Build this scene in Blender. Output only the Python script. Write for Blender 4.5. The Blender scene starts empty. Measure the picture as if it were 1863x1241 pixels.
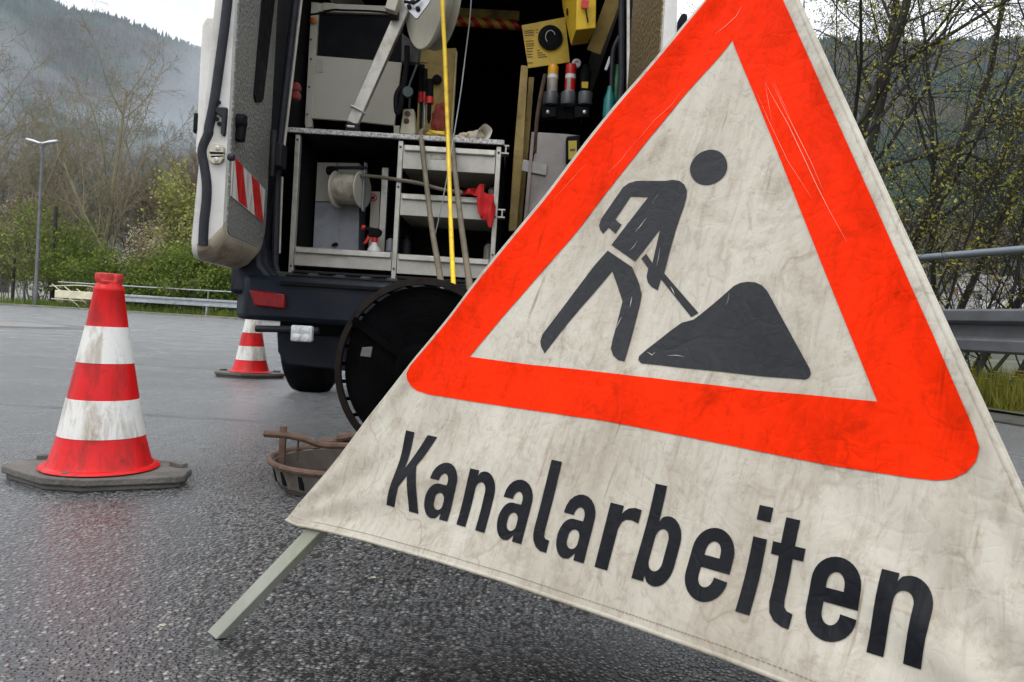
import bpy, bmesh, math, random
import numpy as np
from mathutils import Vector, Matrix, noise
from mathutils.geometry import delaunay_2d_cdt
R = math.radians
random.seed(7)
scn = bpy.context.scene
COL = scn.collection

# ------------------------------------------------------------------ camera
PW, PH, FPX, CX, CY = 1863, 1241, 1345.0, 931.5, 620.5
CAMH, PITCH, ROLL = .436, R(1.2), .06
_F = Vector((0, math.cos(PITCH), -math.sin(PITCH)))
_R0 = Vector((1, 0, 0)); _U0 = _R0.cross(_F)
_R = _R0 * math.cos(ROLL) + _U0 * math.sin(ROLL)
_U = _U0 * math.cos(ROLL) - _R0 * math.sin(ROLL)
CAM = Vector((0, 0, CAMH))
cd = bpy.data.cameras.new('camera')
cd.sensor_width = 36; cd.lens = 36 * FPX / PW
cd.clip_start = .02; cd.clip_end = 6000
cam = bpy.data.objects.new('camera', cd)
cam.matrix_world = Matrix(((_R.x, _U.x, -_F.x, 0), (_R.y, _U.y, -_F.y, 0), (_R.z, _U.z, -_F.z, CAMH), (0, 0, 0, 1)))
COL.objects.link(cam); scn.camera = cam


def ray(x, y):
    return _F + _R * ((x - CX) / FPX) - _U * ((y - CY) / FPX)


def at(x, y, Y):
    d = ray(x, y)
    return CAM + d * (Y / d.y)


# ------------------------------------------------------------------ light
SUN_EL, SUN_AZ = R(52), R(215)      # azimuth clockwise from +Y: behind the camera, to the left
w = bpy.data.worlds.new('World'); scn.world = w; w.use_nodes = True
nt = w.node_tree; nt.nodes.clear(); L = nt.links.new
wo = nt.nodes.new('ShaderNodeOutputWorld'); bg = nt.nodes.new('ShaderNodeBackground')
sky = nt.nodes.new('ShaderNodeTexSky'); sky.sky_type = 'NISHITA'; sky.sun_disc = False
sky.sun_elevation = SUN_EL; sky.sun_rotation = SUN_AZ
tc = nt.nodes.new('ShaderNodeTexCoord'); mp = nt.nodes.new('ShaderNodeMapping'); mp.inputs['Scale'].default_value = (1, 1, 2.6)
nz = nt.nodes.new('ShaderNodeTexNoise'); nz.inputs['Scale'].default_value = 3.2; nz.inputs['Detail'].default_value = 7; nz.inputs['Roughness'].default_value = .55
cr = nt.nodes.new('ShaderNodeValToRGB')
cr.color_ramp.elements[0].position = .36; cr.color_ramp.elements[0].color = (.52, .56, .62, 1)
cr.color_ramp.elements[1].position = .66; cr.color_ramp.elements[1].color = (1.0, 1.0, 1.0, 1)
sc = nt.nodes.new('ShaderNodeMix'); sc.data_type = 'RGBA'; sc.blend_type = 'MULTIPLY'; sc.inputs[0].default_value = 1
sc.inputs[7].default_value = (12.0, 12.1, 12.4, 1)
mx = nt.nodes.new('ShaderNodeMix'); mx.data_type = 'RGBA'; mx.inputs[0].default_value = .93
L(tc.outputs['Generated'], mp.inputs['Vector']); L(mp.outputs[0], nz.inputs['Vector']); L(nz.outputs['Fac'], cr.inputs[0])
sx = nt.nodes.new('ShaderNodeSeparateXYZ'); gm = nt.nodes.new('ShaderNodeMath'); gm.operation = 'MULTIPLY_ADD'; gm.use_clamp = True
gm.inputs[1].default_value = .52; gm.inputs[2].default_value = .48
gx = nt.nodes.new('ShaderNodeMix'); gx.data_type = 'RGBA'; gx.blend_type = 'MULTIPLY'; gx.inputs[0].default_value = 1
L(tc.outputs['Generated'], sx.inputs[0]); L(sx.outputs[2], gm.inputs[0]); L(cr.outputs[0], gx.inputs[6]); L(gm.outputs[0], gx.inputs[7])
L(gx.outputs[2], sc.inputs[6]); L(sky.outputs[0], mx.inputs[6]); L(sc.outputs[2], mx.inputs[7])
L(mx.outputs[2], bg.inputs[0]); bg.inputs[1].default_value = .15; L(bg.outputs[0], wo.inputs[0])
sl = bpy.data.lights.new('sun', 'SUN'); sl.energy = .6; sl.angle = R(25); sl.color = (1, .96, .90)
sun = bpy.data.objects.new('sun', sl); COL.objects.link(sun)
sdir = Vector((math.sin(SUN_AZ) * math.cos(SUN_EL), math.cos(SUN_AZ) * math.cos(SUN_EL), math.sin(SUN_EL)))
sun.rotation_euler = sdir.to_track_quat('Z', 'Y').to_euler(); sun.location = sdir * 30
vs = scn.view_settings
vs.view_transform = 'Standard'; vs.look = 'None'; vs.gamma = 1; vs.exposure = 0.75; vs.use_curve_mapping = False
scn.cycles.use_denoising = True
scn.cycles.max_bounces = 8

# ------------------------------------------------------------------ materials
def new_mat(name):
    m = bpy.data.materials.new(name); m.use_nodes = True
    n = m.node_tree; n.nodes.clear()
    o = n.nodes.new('ShaderNodeOutputMaterial'); b = n.nodes.new('ShaderNodeBsdfPrincipled')
    n.links.new(b.outputs[0], o.inputs[0])
    return m, n, b


def nd(n, t, **kw):
    x = n.nodes.new(t)
    for k, v in kw.items():
        if k in x.inputs: x.inputs[k].default_value = v
        else: setattr(x, k, v)
    return x


def coords(n, scale=(1, 1, 1), rot=(0, 0, 0)):
    c = n.nodes.new('ShaderNodeTexCoord'); p = n.nodes.new('ShaderNodeMapping')
    p.inputs['Scale'].default_value = scale; p.inputs['Rotation'].default_value = rot
    n.links.new(c.outputs['Object'], p.inputs[0])
    return p.outputs[0]


def noise_(n, vec, scale, detail=5, rough=.6, dist=0):
    x = nd(n, 'ShaderNodeTexNoise'); x.inputs['Scale'].default_value = scale; x.inputs['Detail'].default_value = detail
    x.inputs['Roughness'].default_value = rough; x.inputs['Distortion'].default_value = dist
    n.links.new(vec, x.inputs['Vector']); return x.outputs['Fac']


def ramp(n, fac, *stops):
    x = n.nodes.new('ShaderNodeValToRGB'); e = x.color_ramp.elements
    while len(e) < len(stops): e.new(.5)
    for i, (p, c) in enumerate(stops):
        e[i].position = p
        e[i].color = (c, c, c, 1) if isinstance(c, (int, float)) else (*c, 1)
    n.links.new(fac, x.inputs[0]); return x.outputs[0]


def mixc(n, fac, a, b, mode='MIX'):
    x = n.nodes.new('ShaderNodeMix'); x.data_type = 'RGBA'; x.blend_type = mode
    for sock, v in ((0, fac), (6, a), (7, b)):
        if isinstance(v, (int, float)): x.inputs[sock].default_value = v
        elif isinstance(v, tuple): x.inputs[sock].default_value = (*v, 1)
        else: n.links.new(v, x.inputs[sock])
    return x.outputs[2]


def bump_(n, b, height, strength, dist, prev=None):
    x = n.nodes.new('ShaderNodeBump'); x.inputs['Strength'].default_value = strength; x.inputs['Distance'].default_value = dist
    n.links.new(height, x.inputs['Height'])
    if prev is not None: n.links.new(prev, x.inputs['Normal'])
    n.links.new(x.outputs[0], b.inputs['Normal']); return x.outputs[0]


def M(name, col, rough=.6, metal=0.0, var=.25, scale=9, dirt=None, dirt_amt=.5, dscale=5, bump=0, bscale=60, spec=.5, coat=0):
    m, n, b = new_mat(name)
    v = coords(n)
    f = noise_(n, v, scale)
    lo = tuple(c * (1 - var) for c in col); hi = tuple(min(1, c * (1 + var)) for c in col)
    c = ramp(n, f, (.3, lo), (.7, hi))
    if dirt:
        d = noise_(n, v, dscale, 8, .7, .6)
        c = mixc(n, ramp(n, d, (.48, 0.0), (.68, dirt_amt)), c, dirt)
    n.links.new(c, b.inputs['Base Color'])
    r = ramp(n, noise_(n, v, scale * 1.7), (.3, max(0, rough - .1)), (.7, min(1, rough + .12)))
    n.links.new(r, b.inputs['Roughness'])
    b.inputs['Metallic'].default_value = metal
    b.inputs['Specular IOR Level'].default_value = spec
    b.inputs['Coat Weight'].default_value = coat
    if bump: bump_(n, b, noise_(n, v, bscale, 4), bump, .01)
    return m


MT = {}
MT['alu'] = M('brushed aluminium', (.46, .44, .385), .42, .55, .14, 14, (.16, .13, .10), .55, 7)
MT['alu_drawer'] = M('drawer sheet', (.45, .43, .375), .45, .3, .10, 12, (.25, .20, .15), .5, 6)
MT['steel'] = M('steel', (.42, .42, .42), .35, .8, .2, 12)
MT['galv'] = M('galvanised steel', (.36, .38, .39), .48, .45, .2, 6, (.16, .16, .15), .5, 3)
MT['rail_dark'] = M('shade-toned weathered galvanised steel', (.12, .124, .13), .5, .2, .25, 4, (.07, .065, .055), .6, 2)  # near rail's shadow is put into this darker colour; lamp pole shares it
MT['pale_yellow'] = M('faded yellow paint', (.62, .58, .40), .6, 0, .2, 3)
MT['black'] = M('black plastic', (.006, .006, .007), .65, 0, .3, 10, spec=.12)
MT['black_metal'] = M('black metal', (.012, .012, .014), .55, 0, .3, 10, spec=.3)
MT['reel_black'] = M('shade-black rubber', (.003, .003, .0032), .95, 0, .4, 10, spec=.0)  # near black without gloss: the reel's shadow is put into the colour
MT['rubber'] = M('rubber', (.020, .021, .026), .6, 0, .25, 20, spec=.25)
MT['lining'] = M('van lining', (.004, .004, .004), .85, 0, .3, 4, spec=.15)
MT['floor'] = M('van floor', (.05, .048, .045), .7, 0, .3, 8)
MT['navy'] = M('dark blue plastic', (.006, .009, .016), .5, 0, .3, 6, (.035, .032, .03), .3, 4, spec=.22)
MT['white_paint'] = M('white van paint', (.62, .605, .56), .35, 0, .06, 6, (.30, .23, .15), .35, 7, coat=.3)
MT['dirty_lip'] = M('dirty door lip', (.42, .36, .26), .55, 0, .2, 6, (.10, .07, .04), .8, 9)
MT['white_panel'] = M('white panel', (.46, .435, .36), .5, 0, .07, 3, (.32, .28, .2), .45, 3)
MT['beige'] = M('beige plastic', (.46, .42, .31), .55, 0, .1, 6, (.2, .16, .1), .5, 8)
MT['grey_panel'] = M('grey cabinet sheet', (.30, .31, .335), .5, .2, .12, 5, (.12, .11, .1), .5, 8)
MT['yellow'] = M('yellow paint', (.68, .44, .025), .5, 0, .12, 6, (.25, .15, .03), .5, 8)
MT['yellow_hose'] = M('yellow hose', (.78, .52, .02), .45, 0, .12, 12, (.30, .19, .04), .6, 22)
MT['wood_yellow'] = M('yellow stained wood', (.36, .25, .07), .6, 0, .25, 9, (.08, .05, .02), .7, 6)
MT['brown_hose'] = M('dirty hose', (.15, .125, .085), .65, 0, .25, 20)
MT['red'] = M('red plastic', (.55, .014, .012), .4, 0, .12, 8)
MT['red_cloth'] = M('red cloth', (.50, .012, .012), .85, 0, .25, 14, bump=.4, bscale=40)
MT['red_lens'] = M('red lens', (.24, .003, .005), .3, 0, .3, 30, spec=.3)
MT['lamp_lens'] = M('clear lens', (.62, .63, .62), .2, 0, .25, 26, coat=.6)
MT['rust'] = M('rusty iron', (.10, .058, .036), .75, .2, .4, 25, (.035, .02, .014), .7, 14, bump=.4, bscale=90)
MT['bucket'] = M('rusty galvanised sheet', (.18, .165, .14), .6, .35, .3, 14, (.07, .04, .022), .85, 8, bump=.25, bscale=60)
MT['rubber_base'] = M('recycled rubber', (.115, .105, .09), .75, 0, .25, 14, (.05, .045, .04), .7, 8, bump=.5, bscale=110)
MT['cable_wind'] = M('wound cable', (.44, .40, .31), .6, 0, .25, 30, (.1, .08, .06), .8, 9)
MT['teal'] = M('teal plastic', (.01, .16, .15), .45, 0, .2, 9)
MT['green'] = M('green plastic', (.015, .15, .04), .5, 0, .2, 9)
MT['glove'] = M('glove fabric', (.50, .45, .36), .85, 0, .2, 20, (.5, .33, .03), .9, 9)
MT['label_grey'] = M('printed can', (.33, .29, .25), .4, 0, .15, 20)
MT['label_white'] = M('white print', (.72, .70, .66), .45, 0, .05, 20)
MT['amber'] = M('amber cap', (.75, .36, .012), .4, 0, .08, 9)
MT['orange'] = M('orange lens', (.45, .13, .012), .3, 0, .15, 9)
MT['kerb'] = M('kerb stone', (.20, .185, .165), .7, 0, .25, 4, (.09, .08, .07), .6, 1.5)
MT['concrete'] = M('concrete', (.19, .175, .16), .5, 0, .12, 1.5)
MT['dark_ring'] = M('worn paving ring', (.10, .095, .09), .5, 0, .2, 2)
MT['house_wall'] = M('house render', (.62, .60, .56), .8, 0, .1, .5)
MT['roof'] = M('red roof', (.20, .10, .085), .8, 0, .25, 1)
MT['roof_grey'] = M('grey roof', (.17, .155, .15), .8, 0, .2, 1)
MT['print'] = M('dark print', (.12, .07, .012), .6)
MT['window'] = M('window glass', (.03, .035, .04), .15, 0, .1, 1)
MT['mesh_green'] = M('fence metal', (.07, .085, .07), .6, .2, .2, 3)
MT['lamp_white'] = M('lamp housing', (.75, .76, .78), .4, 0, .05, 3)
MT['bark'] = M('bark', (.20, .165, .105), .9, 0, .3, 3, (.22, .24, .10), .7, 2)
MT['bark_dark'] = M('dark bark', (.016, .013, .009), .9, 0, .4, 5, (.04, .042, .014), .6, 4)
MT['bark_brown'] = M('brown twigs', (.145, .10, .068), .9, 0, .3, 2)


def leaf_mat(name, a, b_, c3, scale=1.2):
    m, n, b = new_mat(name)
    v = coords(n)
    c = ramp(n, noise_(n, v, scale, 6, .7), (.32, a), (.5, b_), (.68, c3))
    n.links.new(c, b.inputs['Base Color']); b.inputs['Roughness'].default_value = .7
    b.inputs['Specular IOR Level'].default_value = .25
    tr = n.nodes.new('ShaderNodeBsdfTranslucent'); n.links.new(c, tr.inputs[0])
    ms = n.nodes.new('ShaderNodeMixShader'); ms.inputs[0].default_value = .3
    o = [x for x in n.nodes if x.type == 'OUTPUT_MATERIAL'][0]
    n.links.new(b.outputs[0], ms.inputs[1]); n.links.new(tr.outputs[0], ms.inputs[2]); n.links.new(ms.outputs[0], o.inputs[0])
    return m


MT['leaf_green'] = leaf_mat('spring leaves', (.075, .12, .012), (.14, .20, .024), (.25, .28, .055))
MT['leaf_light'] = leaf_mat('light spring leaves', (.17, .20, .04), (.29, .31, .08), (.40, .38, .15))
MT['leaf_bud'] = leaf_mat('leaf buds', (.17, .18, .02), (.28, .27, .035), (.36, .32, .07), 3)
MT['blossom'] = leaf_mat('pale blossom', (.32, .27, .16), (.45, .38, .25), (.55, .48, .36), 2)
MT['yellow_flower'] = leaf_mat('yellow flowers', (.55, .36, .01), (.75, .50, .015), (.8, .58, .03), 6)
MT['grass'] = leaf_mat('grass', (.08, .095, .012), (.17, .165, .022), (.27, .24, .05), 2)
MT['conifer'] = leaf_mat('conifer forest', (.020, .044, .034), (.034, .066, .042), (.065, .095, .042), .008)
MT['woodland'] = leaf_mat('leafless woodland', (.085, .075, .055), (.12, .10, .07), (.15, .14, .075), .006)


def pebble(name, col, rough, metal, cell=70, strength=.5, dirt=(.1, .08, .05)):
    m, n, b = new_mat(name); v = coords(n)
    vo = nd(n, 'ShaderNodeTexVoronoi'); vo.inputs['Scale'].default_value = cell; n.links.new(v, vo.inputs['Vector'])
    f = noise_(n, v, 3, 6, .65)
    c = mixc(n, ramp(n, f, (.42, 0.0), (.72, .7)), col, dirt)
    n.links.new(c, b.inputs['Base Color']); b.inputs['Roughness'].default_value = rough; b.inputs['Metallic'].default_value = metal
    bump_(n, b, vo.outputs['Distance'], strength, .012)
    return m


MT['pebble'] = pebble('embossed aluminium', (.28, .275, .255), .34, .3, 75, .5, (.16, .15, .13))
MT['pebble_brown'] = pebble('embossed aluminium dirty', (.26, .20, .115), .30, .35, 60, .5, (.13, .085, .03))


def granite():
    m, n, b = new_mat('speckled worktop'); v = coords(n)
    c = ramp(n, noise_(n, v, 120, 3, .7), (.38, (.16, .155, .15)), (.5, (.42, .41, .38)), (.62, (.62, .60, .56)))
    n.links.new(c, b.inputs['Base Color']); b.inputs['Roughness'].default_value = .4
    return m


MT['granite'] = granite()


def asphalt():
    m, n, b = new_mat('wet asphalt'); v = coords(n)
    vo = nd(n, 'ShaderNodeTexVoronoi'); vo.inputs['Scale'].default_value = 145; vo.inputs['Randomness'].default_value = 1
    n.links.new(v, vo.inputs['Vector'])
    sep = nd(n, 'ShaderNodeSeparateColor'); n.links.new(vo.outputs['Color'], sep.inputs[0])
    stone = ramp(n, sep.outputs[0], (0, (.005, .005, .005)), (.4, (.015, .0145, .0135)), (.66, (.036, .033, .029)), (.86, (.095, .086, .072)), (.95, (.30, .28, .24)))
    redd = ramp(n, sep.outputs[1], (.94, 0.0), (.97, .6))
    stone = mixc(n, redd, stone, (.10, .035, .02))
    edge = ramp(n, vo.outputs['Distance'], (.32, 1.0), (.60, .10))
    stone = mixc(n, 1.0, stone, edge, 'MULTIPLY')
    big = noise_(n, v, .8, 5, .6)
    stone = mixc(n, ramp(n, big, (.3, 0.0), (.7, .3)), stone, (.022, .022, .022))
    gr = nd(n, 'ShaderNodeTexVoronoi'); gr.inputs['Scale'].default_value = 7.5; n.links.new(v, gr.inputs['Vector'])
    stone = mixc(n, ramp(n, gr.outputs['Distance'], (.030, 1.0), (.038, 0.0)), stone, (.42, .36, .27))
    n.links.new(stone, b.inputs['Base Color'])
    wet = noise_(n, v, 1.3, 6, .65, .4)
    n.links.new(ramp(n, wet, (.35, .24), (.65, .46)), b.inputs['Roughness'])
    b.inputs['IOR'].default_value = 1.40
    top = ramp(n, vo.outputs['Distance'], (.30, 1.0), (.62, 0.0))
    hsum = nd(n, 'ShaderNodeMath', operation='MULTIPLY_ADD'); n.links.new(sep.outputs[2], hsum.inputs[0]); hsum.inputs[1].default_value = .75; n.links.new(top, hsum.inputs[2])
    inv = nd(n, 'ShaderNodeMath', operation='MULTIPLY_ADD'); n.links.new(noise_(n, v, 240, 3, .6), inv.inputs[0]); inv.inputs[1].default_value = .7; n.links.new(hsum.outputs[0], inv.inputs[2])
    p = bump_(n, b, inv.outputs[0], .8, .003)
    p = bump_(n, b, noise_(n, v, 60, 3), .14, .004, p)
    bump_(n, b, noise_(n, v, 2.2, 3), .10, .03, p)
    b.inputs['Sheen Weight'].default_value = .9; b.inputs['Sheen Roughness'].default_value = .15; b.inputs['Sheen Tint'].default_value = (1, .99, .97, 1)
    b.inputs['Coat Weight'].default_value = 1; b.inputs['Coat IOR'].default_value = 1.55
    n.links.new(ramp(n, noise_(n, v, 1.7, 6, .65, .3), (.35, .13), (.65, .34)), b.inputs['Coat Roughness'])
    cb = nd(n, 'ShaderNodeBump'); cb.inputs['Strength'].default_value = .5; cb.inputs['Distance'].default_value = .0022
    n.links.new(inv.outputs[0], cb.inputs['Height']); n.links.new(cb.outputs[0], b.inputs['Coat Normal'])
    return m


MT['asphalt'] = asphalt()


def fabric(name, base, streak, streak_amt, rough, crease=.5, spec=.3):
    """weathered sign cloth; the object space of every sign part is the sign plane (u, v, w) in metres"""
    m, n, b = new_mat(name)
    v = coords(n)
    vs_ = coords(n, (70, 16, 16), (0, 0, R(12)))
    s1 = noise_(n, vs_, 1, 9, .78, .9)
    blot = noise_(n, v, 15, 9, .78, .5)
    fine = noise_(n, v, 70, 4, .7)
    c = mixc(n, ramp(n, s1, (.50, 0.0), (.84, streak_amt * .8)), base, streak)
    c = mixc(n, ramp(n, blot, (.50, 0.0), (.80, streak_amt * .8)), c, streak)
    c = mixc(n, ramp(n, noise_(n, coords(n, (9, 2.2, 2.2), (0, 0, R(10))), 1, 4, .6), (.42, 0.0), (.72, streak_amt * .42)), c, streak)
    c = mixc(n, ramp(n, fine, (.58, 0.0), (.75, streak_amt * .5)), c, streak)
    sepc = nd(n, 'ShaderNodeSeparateXYZ'); n.links.new(v, sepc.inputs[0])
    for (su_, sv_, ru_, rv_, am_) in ((.0, .22, .07, .24, .55), (.06, .03, .13, .10, .30), (-.02, -.085, .09, .07, .55), (-.36, -.17, .12, .06, .25), (.17, .14, .05, .12, .3), (.30, -.05, .03, .2, .3)):
        q_ = coords(n, (1 / ru_, 1 / rv_, 1)); dsub = nd(n, 'ShaderNodeVectorMath', operation='DISTANCE'); n.links.new(q_, dsub.inputs[0]); dsub.inputs[1].default_value = (su_ / ru_, sv_ / rv_, 0)
        fall = ramp(n, dsub.outputs['Value'], (0.05, am_), (1.0, 0.0))
        pat = ramp(n, noise_(n, coords(n, (60, 8, 8), (0, 0, R(13))), 1, 8, .75, .6), (.36, 0.0), (.66, 1.0))
        mm = mixc(n, 1.0, fall, pat, 'MULTIPLY'); mm = mixc(n, 1.0, mm, (streak_amt,) * 3, 'MULTIPLY')
        c = mixc(n, mm, c, streak)
    # soiled folds: thin irregular crease lines
    vo = nd(n, 'ShaderNodeTexVoronoi', feature='DISTANCE_TO_EDGE'); vo.inputs['Scale'].default_value = 11
    wv = nd(n, 'ShaderNodeTexNoise'); wv.inputs['Scale'].default_value = 7; wv.inputs['Detail'].default_value = 4; n.links.new(v, wv.inputs['Vector'])
    wm = mixc(n, .16, v, wv.outputs['Color']); n.links.new(wm, vo.inputs['Vector'])
    cr_ = ramp(n, vo.outputs['Distance'], (0.0, 1.0), (.022, 0.0))
    msk = ramp(n, noise_(n, v, 13, 3), (.5, 0.0), (.62, 1.0))
    crm = mixc(n, 1.0, cr_, msk, 'MULTIPLY')
    c = mixc(n, mixc(n, 1.0, crm, (streak_amt * .45,) * 3, 'MULTIPLY'), c, streak)
    # fine drips running down the cloth
    dr = noise_(n, coords(n, (170, 9, 9), (0, 0, R(9))), 1, 3, .6)
    dm = ramp(n, noise_(n, v, 5, 3), (.46, 0.0), (.6, 1.0))
    dd = mixc(n, 1.0, ramp(n, dr, (.63, 0.0), (.72, streak_amt * .7)), dm, 'MULTIPLY')
    c = mixc(n, dd, c, streak)
    n.links.new(c, b.inputs['Base Color'])
    n.links.new(ramp(n, blot, (.3, rough - .12), (.7, rough + .15)), b.inputs['Roughness'])
    b.inputs['Specular IOR Level'].default_value = spec
    p = bump_(n, b, noise_(n, coords(n, (22, 4, 4), (0, 0, R(14))), 1, 4, .5, .6), .55 * crease, .012)
    p = bump_(n, b, noise_(n, v, 17, 3, .5, .2), .40 * crease, .010, p)
    for sc_k, st_k, wd_k in ((7, .20, .06), (19, .13, .06), (48, .10, .08)):
        v2 = nd(n, 'ShaderNodeTexVoronoi', feature='DISTANCE_TO_EDGE'); v2.inputs['Scale'].default_value = sc_k; n.links.new(wm, v2.inputs['Vector'])
        p = bump_(n, b, ramp(n, v2.outputs['Distance'], (0.0, 0.0), (wd_k, 1.0)), st_k * crease, .0022, p)
    return m


MT['cloth'] = fabric('white sign cloth', (.455, .42, .345), (.145, .098, .052), .88, .55, .85)
MT['cloth_red'] = fabric('red sign cloth', (.80, .022, .0003), (.27, .011, .001), .80, .7, 1.1, .05)
MT['cloth_black'] = fabric('black print', (.0030, .0034, .0055), (.014, .014, .015), .5, .42, 1.0, .14)
MT['cloth_grey'] = fabric('faded black print', (.018, .0185, .021), (.038, .037, .037), .5, .5, 1.0, .16)
MT['scratch'] = M('worn print', (.72, .16, .08), .6, 0, .2, 30)
MT['scratch_white'] = M('worn white print', (.36, .34, .31), .6, 0, .2, 30)


def cone_mat(name, base, dirt, amt, rough):
    m, n, b = new_mat(name); v = coords(n)
    s = noise_(n, coords(n, (30, 30, 5)), 1, 6, .7, .5)
    c = mixc(n, ramp(n, s, (.48, 0.0), (.72, amt)), base, dirt)
    sp = noise_(n, v, 42, 5, .75)
    c = mixc(n, ramp(n, sp, (.60, 0.0), (.72, amt * .8)), c, dirt)
    b.inputs['Specular IOR Level'].default_value = .3
    n.links.new(c, b.inputs['Base Color']); n.links.new(ramp(n, s, (.3, rough), (.7, rough + .25)), b.inputs['Roughness'])
    bump_(n, b, noise_(n, v, 30, 4), .15, .006)
    return m


MT['cone_red'] = cone_mat('cone red', (.60, .0055, .006), (.16, .010, .008), .8, .3)
MT['cone_white'] = cone_mat('cone white sheeting', (.66, .645, .60), (.25, .19, .12), .95, .35)
MT['cone_cap'] = cone_mat('faded red rubber', (.50, .035, .03), (.25, .03, .025), .6, .5)

# ------------------------------------------------------------------ geometry helpers
ORG = {}


class MB:
    def __init__(s): s.v = []; s.f = []; s.mi = []

    def add(s, vs_, fs, mi=0):
        o = len(s.v); s.v += [tuple(p) for p in vs_]
        s.f += [tuple(i + o for i in f) for f in fs]; s.mi += [mi] * len(fs); return s

    def box(s, x0, x1, y0, y1, z0, z1, mi=0):
        return s.add([(x0, y0, z0), (x1, y0, z0), (x1, y1, z0), (x0, y1, z0), (x0, y0, z1), (x1, y0, z1), (x1, y1, z1), (x0, y1, z1)],
                     [(3, 2, 1, 0), (4, 5, 6, 7), (0, 1, 5, 4), (1, 2, 6, 5), (2, 3, 7, 6), (3, 0, 4, 7)], mi)

    def obox(s, c, ax, ay, az, mi=0):
        c = Vector(c); ax, ay, az = Vector(ax), Vector(ay), Vector(az)
        P = [c + ax * i + ay * j + az * k for k in (-1, 1) for j in (-1, 1) for i in (-1, 1)]
        return s.add(P, [(2, 3, 1, 0), (4, 5, 7, 6), (0, 1, 5, 4), (1, 3, 7, 5), (3, 2, 6, 7), (2, 0, 4, 6)], mi)

    def bar(s, p, q, wx, wy, up=(0, 1, 0), mi=0):
        p, q = Vector(p), Vector(q); d = (q - p); l = d.length; d /= l
        u = Vector(up); x = d.cross(u).normalized(); y = x.cross(d)
        return s.obox((p + q) / 2, x * wx / 2, y * wy / 2, d * l / 2, mi)

    def tube(s, path, r, n=8, cap=True, mi=0, closed=False):
        path = [Vector(p) for p in path]; k = len(path)
        rr = r if isinstance(r, (list, tuple)) else [r] * k
        o = len(s.v); pu = None
        for i, p in enumerate(path):
            if closed: d = path[(i + 1) % k] - path[i - 1]
            else: d = path[min(i + 1, k - 1)] - path[max(i - 1, 0)]
            d.normalize()
            if pu is None:
                pu = d.orthogonal().normalized()
            pu = (pu - d * pu.dot(d)).normalized(); q = d.cross(pu)
            for j in range(n):
                a = 2 * math.pi * j / n
                s.v.append(tuple(p + (pu * math.cos(a) + q * math.sin(a)) * rr[i]))
        for i in range(k if closed else k - 1):
            i2 = (i + 1) % k
            for j in range(n):
                j2 = (j + 1) % n
                s.f.append((o + i * n + j, o + i * n + j2, o + i2 * n + j2, o + i2 * n + j)); s.mi.append(mi)
        if cap and not closed:
            s.f.append(tuple(o + j for j in reversed(range(n)))); s.f.append(tuple(o + (k - 1) * n + j for j in range(n))); s.mi += [mi, mi]
        return s

    def lathe(s, prof, c=(0, 0, 0), axis=(0, 0, 1), n=40, mi=0, wob=None):
        """profile [(radius, height)] turned about an axis"""
        c = Vector(c); a = Vector(axis).normalized(); x = a.orthogonal().normalized(); y = a.cross(x)
        o = len(s.v)
        for r, h in prof:
            for j in range(n):
                t = 2 * math.pi * j / n
                rr = r * (wob(t, h) if wob else 1)
                s.v.append(tuple(c + a * h + (x * math.cos(t) + y * math.sin(t)) * rr))
        for i in range(len(prof) - 1):
            for j in range(n):
                j2 = (j + 1) % n
                s.f.append((o + i * n + j, o + i * n + j2, o + (i + 1) * n + j2, o + (i + 1) * n + j)); s.mi.append(mi)
        if prof[0][0] > 1e-6: s.f.append(tuple(o + j for j in reversed(range(n)))); s.mi.append(mi)
        if prof[-1][0] > 1e-6: s.f.append(tuple(o + (len(prof) - 1) * n + j for j in range(n))); s.mi.append(mi)
        return s

    def prism(s, poly, fn, a, b, mi=0):
        """extrude a 2-D outline between depths a and b; fn(x, y, depth) -> point"""
        k = len(poly); vs_ = [fn(x, y, a) for x, y in poly] + [fn(x, y, b) for x, y in poly]
        fs = [tuple(range(k)), tuple(reversed(range(k, 2 * k)))] + [(i, i + k, (i + 1) % k + k, (i + 1) % k) for i in range(k)]
        return s.add(vs_, fs, mi)


def link_mesh(name, v, f, mat, smooth=None, mi=None, fix=True):
    me = bpy.data.meshes.new(name); me.from_pydata(v, [], f)
    for m in (mat if isinstance(mat, list) else [mat]): me.materials.append(m)
    if mi and any(mi): me.polygons.foreach_set('material_index', mi)
    if fix:
        bm = bmesh.new(); bm.from_mesh(me); bmesh.ops.recalc_face_normals(bm, faces=bm.faces); bm.to_mesh(me); bm.free()
    if smooth:
        me.polygons.foreach_set('use_smooth', [True] * len(me.polygons)); me.set_sharp_from_angle(angle=R(smooth))
    me.update()
    o = bpy.data.objects.new(name, me); COL.objects.link(o); return o


def part(name, mb, mat, parent=None, smooth=38, bevel=0, fix=True, org=None, label=None):
    """one mesh object; mb in world coordinates, stored relative to its parent (or to org for a top-level mesh)"""
    if parent is not None: og = ORG[parent]
    else: og = Vector(org) if org is not None else Vector((0, 0, 0))
    v = [(p[0] - og.x, p[1] - og.y, p[2] - og.z) for p in mb.v]
    o = link_mesh(name, v, mb.f, mat, smooth, mb.mi, fix)
    if parent is not None: o.parent = parent
    else: o.location = og
    ORG[o] = og
    if bevel:
        b = o.modifiers.new('bevel', 'BEVEL'); b.width = bevel; b.segments = 2; b.limit_method = 'ANGLE'; b.angle_limit = R(40); b.harden_normals = False
    if label: o['label'] = label
    return o


def tag(o, label, cat, group=None):
    o['label'] = label; o['category'] = cat
    if group: o['group'] = group
    return o


def thing(name, label, cat, loc, group=None):
    o = bpy.data.objects.new(name, None); o.empty_display_size = .1; o.location = loc; COL.objects.link(o)
    ORG[o] = Vector(loc); return tag(o, label, cat, group)


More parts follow.
